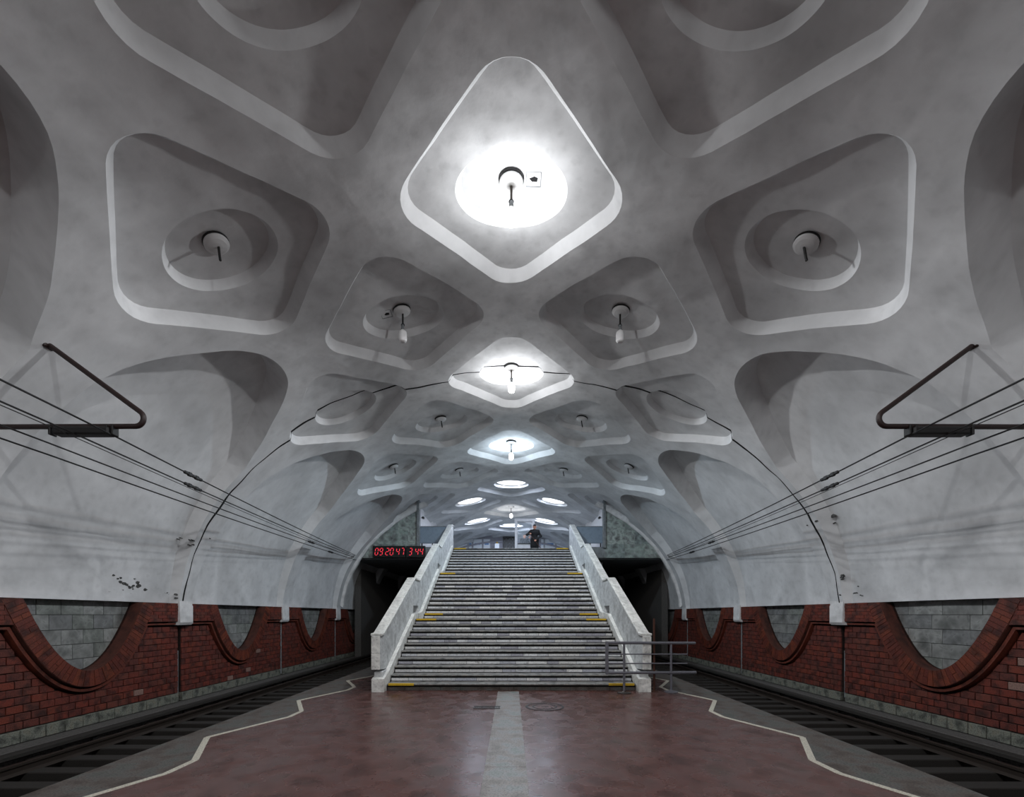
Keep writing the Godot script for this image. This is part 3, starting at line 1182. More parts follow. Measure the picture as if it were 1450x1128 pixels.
# ------------------------------------------------------------------ floor fittings
func build_floor_fittings() -> void:
	var g := base("drain_grate", P(-0.42, 0, 7.78))
	tag(g, "small rectangular iron drain grate left of the grey strip", "drain")
	var fm := MB.new()
	for q in [[0, 0.09, 0.46, 0.03], [0, -0.09, 0.46, 0.03]]: fm.box(Vector3(q[0], 0.004, q[1]), Vector3(q[2], 0.012, q[3]), 0.002)
	for x in [-0.213, 0.213]: fm.box(Vector3(x, 0.004, 0), Vector3(0.018, 0.012, 0.20), 0.002)
	part("frame", fm.mesh(), M.dark_metal, g)
	for i in 14:
		var bm := MB.new()
		bm.box(Vector3(-0.19 + i * 0.0292, 0.003, 0), Vector3(0.014, 0.010, 0.165), 0.001)
		part("bar", bm.mesh(), M.dark_metal, g)
	var h := base("manhole_cover", P(0.58, 0, 7.85))
	tag(h, "round manhole cover set in the red floor right of the strip", "manhole")
	var rm := MB.new()
	rm.lathe([Vector2(0.335, 0.0), Vector2(0.335, 0.008), Vector2(0.298, 0.008), Vector2(0.298, 0.0)], Vector3.ZERO, 40)
	part("ring", rm.mesh(), M.dark_metal, h)
	var dm := MB.new()
	dm.lathe([Vector2(0.297, 0.0), Vector2(0.292, 0.004), Vector2(0.0, 0.004)], Vector3.ZERO, 40)
	part("lid", dm.mesh(), M.red_granite, h)
	var lm := MB.new()
	lm.lathe([Vector2(0.22, 0.003), Vector2(0.22, 0.008), Vector2(0.19, 0.008), Vector2(0.19, 0.003)], Vector3.ZERO, 40)
	part("inner_ring", lm.mesh(), M.dark_metal, h)
	var km := MB.new()
	km.box(Vector3(0, 0.006, 0), Vector3(0.12, 0.006, 0.03), 0.002)
	part("lifting_slot", km.mesh(), M.dark_metal, h)


# ------------------------------------------------------------------ tracks
func build_tracks() -> void:
	for sg in [-1, 1]:
		var root := base("railway_track", P(sg * 6.0, -0.70, 10))
		tag(root, "dark railway track along the %s brick wall" % ("left" if sg < 0 else "right"), "track", "tracks beside the platform")
		var o := -root.position
		var sm := MB.new()
		sm.box(Vector3.ZERO, Vector3(2.7, 0.14, 0.24), 0.012)
		var mesh := sm.mesh()
		for i in 42:
			part("sleeper", mesh, M.sleeper_wood, root, o + P(sg * 6.0, -0.65, 3.0 + i * 0.56))
		for x in [5.24, 6.76]:
			var rm := MB.new()
			rm.prism(PackedVector2Array([Vector2(-0.07, 0), Vector2(0.07, 0), Vector2(0.012, 0.03), Vector2(0.012, 0.10), Vector2(0.036, 0.11), Vector2(0.036, 0.14), Vector2(-0.036, 0.14), Vector2(-0.036, 0.11), Vector2(-0.012, 0.10), Vector2(-0.012, 0.03)]), o + P(sg * x, -0.58, 0), Vector3.RIGHT, Vector3.UP, Vector3.FORWARD, 0.0, 30.0, true)
			part("rail", rm.mesh(), M.rail_steel, root)
		var cm := MB.new()
		cm.box(o + P(sg * 7.30, -0.47, 15), Vector3(0.16, 0.09, 30), 0.02)
		part("contact_rail_cover", cm.mesh(), M.sleeper_wood, root)
		for i in 12:
			var bm := MB.new()
			bm.box(o + P(sg * 7.30, -0.55, 3.5 + i * 2.2), Vector3(0.06, 0.12, 0.08), 0.005)
			part("rail_bracket", bm.mesh(), M.dark_metal, root)


# ------------------------------------------------------------------ overhead wires and their brackets
func build_wires() -> void:
	for sg in [-1, 1]:
		var side := "left" if sg < 0 else "right"
		var b := base("wire_bracket", P(sg * 6.2, EYE + 3.4, 5.95))
		tag(b, "bent rust-brown pipe bracket holding the wires on the %s vault" % side, "bracket", "wire brackets")
		var o := -b.position
		var pm := MB.new()
		var path := [P(sg * 6.18, EYE + 3.62, 5.95), Vector3.ZERO]
		for i in 9:
			var a := deg_to_rad(-54.0) + deg_to_rad(144.0) * i / 8.0
			path.append(P(sg * (4.945 - 0.105 * cos(a)), EYE + 2.583 - 0.105 * sin(a), 5.95))
		path.append(P(sg * 7.0, EYE + 2.47, 5.95))
		path[1] = P(sg * (4.945 - 0.105 * cos(deg_to_rad(-54.0)) + 0.12), EYE + 2.583 + 0.105 * sin(deg_to_rad(54.0)) + 0.087, 5.95)
		for i in path.size(): path[i] += o
		pm.tube(path, 0.033, 12)
		part("pipe", pm.mesh(), M.rusty_pipe, b)
		var im := MB.new()
		im.box(o + P(sg * 5.62, EYE + 2.405, 5.95), Vector3(0.74, 0.105, 0.14), 0.02)
		part("insulator_block", im.mesh(), M.dark_metal, b)
		for x in [5.22, 5.30, 5.96, 6.04]:
			var cm := MB.new()
			cm.box(o + P(sg * x, EYE + 2.42, 5.95), Vector3(0.03, 0.13, 0.10), 0.006)
			part("clamp", cm.mesh(), M.dark_metal, b)
		for q in [[6.12, 3.58], [7.02, 2.47]]:
			var fm := MB.new()
			fm.box(o + P(sg * q[0], EYE + q[1], 5.95), Vector3(0.10, 0.16, 0.14), 0.015)
			part("flange", fm.mesh(), M.rusty_pipe, b)
		var runs := [[5.24, 2.36, 6.93, 2.64, "innermost overhead wire from the %s bracket"], [5.70, 2.36, 6.95, 2.60, "middle overhead wire clamped under the %s bracket"], [5.80, 2.36, 6.97, 2.52, "faint outer overhead wire under the %s bracket"], [6.22, 2.31, 6.97, 2.56, "upper of two wires running below the %s bracket"], [6.22, 2.15, 6.97, 2.46, "lowest overhead wire along the %s side of the vault"]]
		for i in runs.size():
			var r: Array = runs[i]
			var w := base("overhead_wire", P(sg * r[0], EYE + r[1], 6.0))
			tag(w, r[4] % side, "wire", "overhead wires")
			var oo := -w.position
			var pts := []
			for k in 25:
				var f := lerpf(-0.4, 1.0, k / 24.0)
				var sag := 0.0 if f < 0 else 0.05 * 4.0 * f * (1.0 - f)
				pts.append(oo + P(sg * lerpf(r[0], r[2], f), EYE + lerpf(r[1], r[3], f) - sag, lerpf(5.95, END + 0.02, f)))
			var wm := MB.new()
			wm.tube(pts, [0.011, 0.011, 0.006, 0.011, 0.011][i], 6)
			part("cable", wm.mesh(), M.dark_metal, w)
			for f in [[0.11], [0.155], [], [0.62], [0.75]][i]:
				var sm := MB.new()
				var a := P(sg * lerpf(r[0], r[2], f), EYE + lerpf(r[1], r[3], f) - 0.2 * f * (1.0 - f), lerpf(5.95, END + 0.02, f))
				var g: float = f + 0.028
				var c := P(sg * lerpf(r[0], r[2], g), EYE + lerpf(r[1], r[3], g) - 0.2 * g * (1.0 - g), lerpf(5.95, END + 0.02, g))
				for k in 5:
					sm.box(oo + a.lerp(c, k / 4.0), Vector3(0.05, 0.05 + 0.02 * (k % 2), 0.09), 0.012)
				part("splice", sm.mesh(), M.dark_metal, w)


# ------------------------------------------------------------------ platform clock
func build_clock() -> void:
	var root := base("station_clock", P(-5.02, 4.42, END - 0.12))
	tag(root, "black digital clock with red numerals above the left track mouth", "clock")
	var px := 0.0317
	for q in [[528.0, 574.5], [575.2, 602.5]]:
		var hm := MB.new()
		var x0: float = (q[0] - 565.5) * px
		var x1: float = (q[1] - 565.5) * px
		hm.box(Vector3((x0 + x1) / 2, 0, 0), Vector3(x1 - x0 - 0.01, 0.52, 0.12), 0.012)
		var hs := part("housing", hm.mesh(), M.black_plastic, root)
		var fm := MB.new()
		for s in [[0.0, 0.235, x1 - x0 - 0.06, 0.02], [0.0, -0.235, x1 - x0 - 0.06, 0.02]]:
			fm.box(Vector3((x0 + x1) / 2, s[1], 0.062), Vector3(s[2], s[3], 0.006), 0.0)
		part("bezel", fm.mesh(), M.dark_metal, hs)
	var seg := {"0": "abcdef", "2": "abged", "3": "abgcd", "4": "fgbc", "7": "abc", "9": "abcdfg"}
	var w := 0.125
	var h := 0.15
	for q in [["0", 531.9], ["9", 538.3], ["2", 546.9], ["0", 553.2], ["4", 561.8], ["7", 568.2], ["3", 579.6], ["4", 588.6], ["4", 595.0]]:
		var dm := MB.new()
		var off := Vector3((q[1] - 565.5) * px, 0, 0.064)
		for c in seg[q[0]]:
			var line: Array = {"a": [0, 2, 1, 2], "b": [1, 2, 1, 1], "c": [1, 1, 1, 0], "d": [0, 0, 1, 0], "e": [0, 1, 0, 0], "f": [0, 2, 0, 1], "g": [0, 1, 1, 1]}[c]
			var p := Vector2(line[0] * w, (line[1] - 1) * h)
			var r := Vector2(line[2] * w, (line[3] - 1) * h)
			p.x += p.y * 0.16
			r.x += r.y * 0.16
			var t := (r - p).normalized()
			p += t * 0.014
			r -= t * 0.014
			var nn := Vector2(-t.y, t.x) * 0.012
			dm.prism(PackedVector2Array([p, p + nn + t * 0.018, r + nn - t * 0.018, r, r - nn - t * 0.018, p - nn + t * 0.018]), off, Vector3.RIGHT, Vector3.UP, Vector3.BACK, 0.0, 0.004)
		part("numeral", dm.mesh(), M.led_red, root)
	for x in [-0.9, 0.9]:
		var hm := MB.new()
		hm.box(Vector3(x, 0.08, -0.09), Vector3(0.06, 0.2, 0.10))
		part("fixing", hm.mesh(), M.dark_metal, root)


# ------------------------------------------------------------------ lamps
func lamp_site(k: int, r: float) -> Vector3:
	return vault(k * CELL_S, row_depth(r), COF_D + WELL_D)


func hanging_lamp(k: int, r: float, state: String, label: String, group: String, power := 1.0, tint := BULB_COLOR) -> void:
	var at := lamp_site(k, r)
	var up := -vault_normal(k * CELL_S, row_depth(r), COF_D + WELL_D)
	var root := base("ceiling_lamp", at)
	tag(root, label, "lamp", group)
	var e1 := up.cross(Vector3.BACK).normalized()
	var b := Basis(e1, up, e1.cross(up).normalized())
	var rose := MB.new()
	rose.lathe([Vector2(0.0, -0.105), Vector2(0.06, -0.102), Vector2(0.12, -0.09), Vector2(0.155, -0.07), Vector2(0.165, -0.055), Vector2(0.163, -0.045), Vector2(0.12, -0.04), Vector2(0.11, 0.02)], Vector3.ZERO, 28, b)
	part("rose", rose.mesh(), M.rose_enamel, root)
	var gap := MB.new()
	gap.lathe([Vector2(0.13, -0.042), Vector2(0.168, -0.040), Vector2(0.170, -0.018), Vector2(0.12, -0.010)], Vector3.ZERO, 28, b)
	part("rose_rim", gap.mesh(), M.dark_metal, root)
	var tip := b * Vector3(0, -0.12, 0)
	var lean := Vector3(0.03, 0, 0.01) if state == "bare" else Vector3.ZERO
	var rod := MB.new()
	rod.tube([tip + Vector3(0, 0.03, 0), tip + Vector3(0, -0.10, 0) + lean * 0.6, tip + Vector3(0, -0.17, 0) + lean], 0.017, 8)
	part("rod", rod.mesh(), M.dark_metal if state != "lit" else M.rail_steel, root)
	if state == "bare":
		return
	var hook := MB.new()
	var pts := []
	for i in 9:
		var a := -0.4 + 4.2 * i / 8.0
		pts.append(tip + lean + Vector3(0.03 * cos(a), -0.195 + 0.03 * sin(a), 0))
	hook.tube(pts, 0.008, 6)
	part("hook", hook.mesh(), M.dark_metal, root)
	var neck := tip + Vector3(0.0, -0.22, 0)
	var so := MB.new()
	so.lathe([Vector2(0.0, 0.03), Vector2(0.025, 0.028), Vector2(0.03, 0.0), Vector2(0.032, -0.055), Vector2(0.045, -0.065), Vector2(0.0, -0.066)], neck, 16)
	part("socket", so.mesh(), M.grey_slab, root)
	var bu := MB.new()
	var hs := MB.new()
	hs.lathe([Vector2(0.0, -0.060), Vector2(0.030, -0.062), Vector2(0.040, -0.07), Vector2(0.050, -0.085), Vector2(0.0, -0.086)], neck, 24)
	part("housing", hs.mesh(), M.bulb_white, root)
	bu.lathe([Vector2(0.0, -0.30), Vector2(0.045, -0.297), Vector2(0.066, -0.283), Vector2(0.078, -0.25), Vector2(0.079, -0.15), Vector2(0.070, -0.105), Vector2(0.050, -0.087)], neck, 24)
	part("bulb", bu.mesh(), M.bulb_lit if state == "lit" else M.bulb_white, root)
	if state == "lit":
		# the lamp throws most of its light down and sideways, less up towards its cap
		for spot in [false, true]:
			var l: Light3D = SpotLight3D.new() if spot else OmniLight3D.new()
			l.name = "bulb_light"
			l.light_color = tint
			l.light_energy = power * (BULB_DOWN if spot else BULB_ROUND)
			l.light_size = 0.06
			l.shadow_enabled = true
			root.add_child(l, true)
			l.position = neck + Vector3(0, -0.19, 0)
			if spot:
				l.rotation.x = -PI / 2
				l.set("spot_angle", 88.0)
				l.set("spot_angle_attenuation", 0.22)
				l.set("spot_range", 60.0)
				l.set("spot_attenuation", 2.0)
			else:
				l.set("omni_range", 60.0)
				l.set("omni_attenuation", 2.0)


func hatch(k: int, r: float, dx: float, dd: float, label: String) -> void:
	var s := k * CELL_S + dx
	var d := row_depth(r) + dd
	var h := COF_D + WELL_D
	var root := base("ceiling_hatch", vault(s, d, h))
	tag(root, label, "hatch", "hatch plates beside the lamps")
	var nn := vault_normal(s, d, h)
	var ex := Vector3.FORWARD.cross(nn).normalized()
	var ey := nn.cross(ex).normalized()
	var pm := MB.new()
	for q in [[-0.1, 0.0, 0.008, 0.2], [0.1, 0.0, 0.008, 0.2], [0.0, -0.1, 0.2, 0.008], [0.0, 0.1, 0.2, 0.008]]:
		pm.prism(rect(q[0] - q[2] / 2, q[1] - q[3] / 2, q[0] + q[2] / 2, q[1] + q[3] / 2), Vector3.ZERO, ex, ey, nn, -0.01, 0.006)
	part("frame", pm.mesh(), M.grey_slab, root)
	var hm := MB.new()
	hm.prism(PackedVector2Array([Vector2(-0.06, -0.02), Vector2(-0.01, -0.04), Vector2(0.06, -0.01), Vector2(0.02, 0.03), Vector2(-0.05, 0.03)]), Vector3.ZERO, ex, ey, nn, -0.01, 0.004)
	part("cable_hole", hm.mesh(), M.joint_filler, root)


func disc_lamp(k: int, r: float, label: String, power := 1.0, tint := DISC_COLOR) -> void:
	var at := lamp_site(k, r)
	var nn := vault_normal(k * CELL_S, row_depth(r), COF_D + WELL_D)
	var root := base("disc_lamp", at)
	tag(root, label, "lamp", "round bright lamps of the upper hall")
	var e1 := nn.cross(Vector3.BACK).normalized()
	var b := Basis(e1, nn, e1.cross(nn).normalized())
	var dm := MB.new()
	dm.lathe([Vector2(0.66, 0.0), Vector2(0.655, 0.02), Vector2(0.5, 0.03), Vector2(0.0, 0.032)], Vector3.ZERO, 36, b)
	part("diffuser", dm.mesh(), M.disc_lit, root)
	for i in 4:
		var fm := MB.new()
		fm.box(b * Vector3(-0.18 + 0.12 * i, 0.045, -0.1), Vector3(0.03, 0.03, 0.03), 0.004, b)
		part("clip", fm.mesh(), M.dark_metal, root)
	var l := AreaLight3D.new()
	l.name = "disc_light"
	l.light_color = tint
	l.light_energy = DISC_ENERGY * power
	l.area_size = Vector2(1.1, 1.1)
	l.area_range = 60.0
	l.area_attenuation = 2.0
	l.shadow_enabled = true
	root.add_child(l, true)
	l.transform = Transform3D(Basis.looking_at(nn, Vector3.BACK), nn * 0.06)


func build_lamps() -> void:
	hanging_lamp(0, 1, "lit", "nearest glowing bulb hanging in the large central coffer", "lit ceiling bulbs")
	hanging_lamp(0, 2, "lit", "glowing bulb in the central coffer crossed by the vault joint", "lit ceiling bulbs")
	hanging_lamp(0, 3, "lit", "glowing bulb in the third central coffer, beyond the vault joint", "lit ceiling bulbs", 1.1, Color(0.86, 0.94, 1.0))
	hanging_lamp(0, 5, "lit", "far glowing bulb between the bright discs of the upper hall", "lit ceiling bulbs", 0.25)
	for r in [0, -1, -2, -3, -4]:
		hanging_lamp(0, r, "lit", "glowing bulb of the central row overhead, out of view", "lit ceiling bulbs")
	for sg in [-1, 1]:
		var side := "left" if sg < 0 else "right"
		hanging_lamp(sg, 1.5, "off", "unlit white bulb in the small coffer %s of the nearest lit one" % side, "unlit ceiling bulbs")
		hanging_lamp(sg * 2, 1, "bare", "lamp rose without bulb in the large %s coffer above the wires" % side, "bare ceiling lamp stems")
		hanging_lamp(sg, 2.5, "bare", "lamp rose without bulb in the %s coffer just beyond the vault joint" % side, "bare ceiling lamp stems")
		hanging_lamp(sg * 2, 3, "bare", "lamp rose without bulb in the outer %s coffer beyond the vault joint" % side, "bare ceiling lamp stems")
		hanging_lamp(sg, 3.5, "bare", "lamp rose without bulb in the %s coffer before the hall opening" % side, "bare ceiling lamp stems")
		disc_lamp(sg, 4.5, "bright round lamp %s of the centre, nearer pair above the stair head" % side)
		disc_lamp(sg, 5.5, "bright round lamp %s of the centre, farther pair in the hall" % side, 2.5)
	disc_lamp(0, 4, "bright round lamp on the centre line over the upper stairs", 3.0)
	disc_lamp(0, 6, "bright round lamp on the centre line deep in the hall", 6.0)
	hatch(0, 1, 0.30, 0.0, "small square hatch with a dark hole beside the nearest lit bulb")
	hatch(-1, 1.5, -0.30, 0.05, "small square hatch beside the unlit bulb left of centre")


# ------------------------------------------------------------------ people: tapered bones joined into one skin
func field(p: Vector3, bones: Array, k: float) -> float:
	var out := 1e3
	for b in bones:
		var a: Vector3 = b[0]
		var ab: Vector3 = b[1] - a
		var t := clampf((p - a).dot(ab) / maxf(ab.length_squared(), 1e-9), 0.0, 1.0)
		var q := p - a - ab * t
		var d := q.length() - lerpf(b[2], b[3], t)
		var h := maxf(k - absf(out - d), 0.0) / k
		out = minf(out, d) - h * h * k * 0.25
	return out


func skin(mb: MB, bones: Array, cell: float, k: float) -> void:
	var lo := Vector3.INF
	var hi := -Vector3.INF
	for b in bones:
		for e in 2:
			lo = lo.min(b[e] - Vector3.ONE * (b[2 + e] + 2 * cell + k * 0.3))
			hi = hi.max(b[e] + Vector3.ONE * (b[2 + e] + 2 * cell + k * 0.3))
	var nx := int((hi.x - lo.x) / cell) + 2
	var ny := int((hi.y - lo.y) / cell) + 2
	var nz := int((hi.z - lo.z) / cell) + 2
	var f := PackedFloat32Array()
	f.resize(nx * ny * nz)
	f.fill(1.0)
	for b in bones:      # only the neighbourhood of each bone
		var r := maxf(b[2], b[3]) + cell * 2.5 + k * 0.3
		var l: Vector3 = ((b[0].min(b[1]) - Vector3.ONE * r) - lo) / cell
		var h: Vector3 = ((b[0].max(b[1]) + Vector3.ONE * r) - lo) / cell
		for z in range(maxi(0, int(l.z)), mini(nz, int(h.z) + 2)):
			for y in range(maxi(0, int(l.y)), mini(ny, int(h.y) + 2)):
				for x in range(maxi(0, int(l.x)), mini(nx, int(h.x) + 2)):
					var i := x + nx * (y + ny * z)
					if f[i] == 1.0:
						f[i] = minf(0.999, field(lo + Vector3(x, y, z) * cell, bones, k))
	var id := {}
	var base_i := mb.v.size()
	for z in nz - 1:
		for y in ny - 1:
			for x in nx - 1:
				var i := x + nx * (y + ny * z)
				var c := [f[i], f[i + 1], f[i + nx], f[i + nx + 1], f[i + nx * ny], f[i + nx * ny + 1], f[i + nx * ny + nx], f[i + nx * ny + nx + 1]]
				var neg := 0
				for q in c: neg += 1 if q < 0 else 0
				if neg == 0 or neg == 8: continue
				var sum := Vector3.ZERO
				var cnt := 0
				for e in [[0, 1], [2, 3], [4, 5], [6, 7], [0, 2], [1, 3], [4, 6], [5, 7], [0, 4], [1, 5], [2, 6], [3, 7]]:
					if (c[e[0]] < 0) != (c[e[1]] < 0):
						var t: float = c[e[0]] / (c[e[0]] - c[e[1]])
						var pa := Vector3(e[0] & 1, (e[0] >> 1) & 1, e[0] >> 2)
						var pb := Vector3(e[1] & 1, (e[1] >> 1) & 1, e[1] >> 2)
						sum += pa.lerp(pb, t)
						cnt += 1
				id[i] = mb.v.size()
				mb.v.append(lo + (Vector3(x, y, z) + sum / cnt) * cell)
				var g := Vector3(c[1] + c[3] + c[5] + c[7] - c[0] - c[2] - c[4] - c[6], c[2] + c[3] + c[6] + c[7] - c[0] - c[1] - c[4] - c[5], c[4] + c[5] + c[6] + c[7] - c[0] - c[1] - c[2] - c[3])
				mb.n.append(g.normalized() if g.length_squared() > 0 else Vector3.UP)
	var step := [1, nx, nx * ny]
	for z in range(1, nz - 1):
		for y in range(1, ny - 1):
			for x in range(1, nx - 1):
				var i := x + nx * (y + ny * z)
				for a in 3:
					if (f[i] < 0) == (f[i + step[a]] < 0): continue
					var u: int = step[(a + 1) % 3]
					var w: int = step[(a + 2) % 3]
					if not (id.has(i) and id.has(i - u) and id.has(i - w) and id.has(i - u - w)): continue
					var q := [id[i - u - w], id[i - w], id[i], id[i - u]]
					if f[i] < 0:
						mb.ix.append_array(PackedInt32Array([q[0], q[2], q[1], q[0], q[3], q[2]]))
					else:
						mb.ix.append_array(PackedInt32Array([q[0], q[1], q[2], q[0], q[2], q[3]]))


func bone(a: Vector3, b: Vector3, ra: float, rb: float) -> Array:
	return [a, b, ra, rb]


# a closed hand at «at»; «along» from wrist to knuckles, «palm» where the palm looks
func hand_bones(at: Vector3, along: Vector3, palm: Vector3) -> Array:
	var out := []
	var f := along.normalized()
	var p := (palm - f * palm.dot(f)).normalized()
	var s := f.cross(p)
	out.append(bone(at - f * 0.03, at + f * 0.04, 0.026, 0.034))
	for i in 4:
		var k := at + f * 0.065 + s * (0.030 - 0.02 * i)
		var ln: float = [0.036, 0.042, 0.039, 0.030][i]
		var m := k + f * ln * 0.55 + p * ln * 0.75
		var e := m - f * ln * 0.55 + p * ln * 0.45
		var g := e - f * ln * 0.6 - p * ln * 0.15
		out.append(bone(k - f * 0.025, k, 0.011, 0.0105))
		out.append(bone(k, m, 0.0105, 0.0095))
		out.append(bone(m, e, 0.0095, 0.009))
		out.append(bone(e, g, 0.009, 0.008))
	var t := at + s * 0.034 + f * 0.01
	out.append(bone(at, t, 0.018, 0.014))
	out.append(bone(t, t + f * 0.03 + p * 0.035, 0.013, 0.011))
	out.append(bone(t + f * 0.03 + p * 0.035, t + f * 0.045 + p * 0.05 - s * 0.03, 0.011, 0.009))
	return out


func person(label: String, at: Vector3, hgt: float, turn: float, hands: Array, elbows: Array, head_tilt: Vector3, cap: bool) -> Node3D:
	var root := base("person", at)
	root.rotation.y = turn
	tag(root, label, "person", "people in the upper hall")
	var k := hgt / 1.75
	var hipy := 0.90 * k
	var shy := 1.43 * k
	var neck := Vector3(0, 1.50 * k, 0.0)
	var hc := Vector3(0, 1.63 * k, 0.03) + head_tilt
	var body := []
	var coat := []
	var shoes := []
	coat.append(bone(Vector3(-0.07, 1.30, 0) * k, Vector3(0.07, 1.30, 0) * k, 0.155 * k, 0.155 * k))
	coat.append(bone(Vector3(0, 1.30, 0) * k, Vector3(0, 1.02, 0) * k, 0.165 * k, 0.15 * k))
	coat.append(bone(Vector3(-0.06, 0.95, 0) * k, Vector3(0.06, 0.95, 0) * k, 0.165 * k, 0.165 * k))
	coat.append(bone(Vector3(-0.07, 0.92, 0) * k, Vector3(-0.08, 0.62, 0) * k, 0.15 * k, 0.155 * k))
	coat.append(bone(Vector3(0.07, 0.92, 0) * k, Vector3(0.08, 0.62, 0) * k, 0.15 * k, 0.155 * k))
	coat.append(bone(neck - Vector3(0, 0.06, 0), neck - Vector3(0, 0.02, 0), 0.085 * k, 0.07 * k))
	body.append(bone(Vector3(0, 1.40, 0) * k, Vector3(0, 0.95, 0) * k, 0.12 * k, 0.13 * k))
	body.append(bone(neck - Vector3(0, 0.05, 0), hc - Vector3(0, 0.03, 0), 0.055 * k, 0.055 * k))
	for i in 2:
		var sg := -1 if i == 0 else 1
		var sh := Vector3(sg * 0.19, 1.42, 0) * k
		var el: Vector3 = elbows[i]
		var ha: Vector3 = hands[i][0]
		coat.append(bone(Vector3(0, 1.40, 0) * k, sh, 0.10 * k, 0.078 * k))
		coat.append(bone(sh, el, 0.072 * k, 0.058 * k))
		coat.append(bone(el, ha.lerp(el, 0.14), 0.056 * k, 0.042 * k))
		body.append(bone(Vector3(0, 1.40, 0) * k, sh, 0.06 * k, 0.05 * k))
		body.append(bone(sh, el, 0.045 * k, 0.04 * k))
		body.append(bone(el, ha, 0.038 * k, 0.026 * k))
		var hip := Vector3(sg * 0.10, 0.92, 0) * k
		var knee := Vector3(sg * 0.13, 0.50, 0.03) * k
		var ank := Vector3(sg * 0.15, 0.09, -0.02 + 0.04 * sg) * k
		body.append(bone(hip, knee, 0.075 * k, 0.05 * k))
		body.append(bone(knee, ank, 0.05 * k, 0.036 * k))
		coat.append(bone(hip, knee, 0.10 * k, 0.075 * k))
		coat.append(bone(knee, ank + Vector3(0, 0.02, 0), 0.075 * k, 0.058 * k))
		shoes.append(bone(ank - Vector3(0, 0.04, 0.02), ank + Vector3(sg * 0.03, -0.05, 0.14), 0.05, 0.042))
	var sk := MB.new()
	skin(sk, body, 0.024, 0.05)
	# head with brow, nose, jaw, ears
	var head := [bone(hc + Vector3(0, 0.03, -0.02), hc + Vector3(0, 0.03, 0.02), 0.088, 0.085), bone(hc, hc + Vector3(0, -0.07, 0.035), 0.078, 0.055), bone(hc + Vector3(0, 0.0, 0.095), hc + Vector3(0, -0.03, 0.112), 0.011, 0.016), bone(hc + Vector3(-0.03, 0.025, 0.085), hc + Vector3(0.03, 0.025, 0.085), 0.016, 0.016), bone(hc + Vector3(-0.018, -0.062, 0.092), hc + Vector3(0.018, -0.062, 0.092), 0.010, 0.010), bone(hc - Vector3(0, 0.05, 0), neck, 0.055, 0.055)]
	for sg in [-1, 1]:
		head.append(bone(hc + Vector3(sg * 0.086, 0.015, 0.0), hc + Vector3(sg * 0.088, -0.025, 0.005), 0.014, 0.011))
	skin(sk, head, 0.010, 0.02)
	for h in hands:
		skin(sk, hand_bones(h[0], h[1], h[2]), 0.0065, 0.008)
	part("body", sk.mesh(), M.skin, root)
	var cm := MB.new()
	skin(cm, coat, 0.024, 0.06)
	part("coat", cm.mesh(), M.coat_black, root)
	var sm := MB.new()
	skin(sm, shoes, 0.02, 0.02)
	part("shoes", sm.mesh(), M.black_plastic, root)
	var em := MB.new()
	for sg in [-1, 1]:
		em.lathe([Vector2(0.0, -0.008), Vector2(0.008, 0.0), Vector2(0.0, 0.008)], hc + Vector3(sg * 0.032, 0.005, 0.092), 8)
	part("eyes", em.mesh(), M.black_plastic, root)
	var hm := MB.new()
	skin(hm, [bone(hc + Vector3(0, 0.055, -0.03), hc + Vector3(0, 0.06, 0.015), 0.092, 0.086), bone(hc + Vector3(0, 0.0, -0.05), hc + Vector3(0, -0.04, -0.045), 0.075, 0.06)], 0.014, 0.02)
	if cap:
		skin(hm, [bone(hc + Vector3(-0.04, 0.06, 0.10), hc + Vector3(0.04, 0.06, 0.10), 0.02, 0.02), bone(hc + Vector3(0, 0.06, 0.12), hc + Vector3(0, 0.055, 0.14), 0.02, 0.014)], 0.012, 0.02)
	part("cap" if cap else "hair", hm.mesh(), M.black_plastic, root)
	return root


func build_people() -> void:
	# the sweeper: both hands on a long mop handle that slants down to the right of the picture
	var at := P(1.22, HALL, 23.7)
	var top := at + Vector3(-0.30, 1.22, 0.30)
	var foot := at + Vector3(0.52, 0.04, 0.55)
	var m := base("mop", foot)
	tag(m, "long-handled mop held by the person in black at the stair head", "mop")
	var hm := MB.new()
	hm.tube([top - foot, Vector3(0, 0.03, 0)], 0.014, 8)
	part("handle", hm.mesh(), M.rust, m)
	var mm := MB.new()
	mm.box(Vector3(0, 0.005, 0), Vector3(0.34, 0.07, 0.10), 0.02)
	part("head", mm.mesh(), M.grey_slab, m)
	var g1 := top.lerp(foot, 0.06) - at
	var g2 := top.lerp(foot, 0.36) - at
	var along := (foot - top).normalized()
	person("person in a long black coat and cap, gripping a mop handle", at, 1.68, 0.0,
		[[g1 + Vector3(0.0, 0.02, -0.05), Vector3(0.25, 0.2, 0.9), Vector3(0.4, -0.9, 0.1)], [g2 + Vector3(0.05, 0.03, -0.05), Vector3(-0.5, -0.1, 0.8), Vector3(-0.5, -0.8, 0.1)]],
		[Vector3(-0.40, 1.17, 0.02), Vector3(0.33, 1.10, -0.02)], Vector3(0, 0, 0.01), true)
	person("person in dark clothes behind the glazed frame, one hand raised", P(0.76, HALL, 26.3), 1.64, 0.35,
		[[Vector3(0.26, 1.45, 0.18), Vector3(0.0, 1.0, 0.1), Vector3(0.0, 0.1, 1.0)], [Vector3(-0.24, 0.80, 0.12), Vector3(0, -1, 0.1), Vector3(0.6, 0, 0.4)]].duplicate().map(func(h): return h),
		[Vector3(-0.30, 1.02, 0.0), Vector3(0.30, 1.15, 0.02)], Vector3(0, 0, 0.02), false)


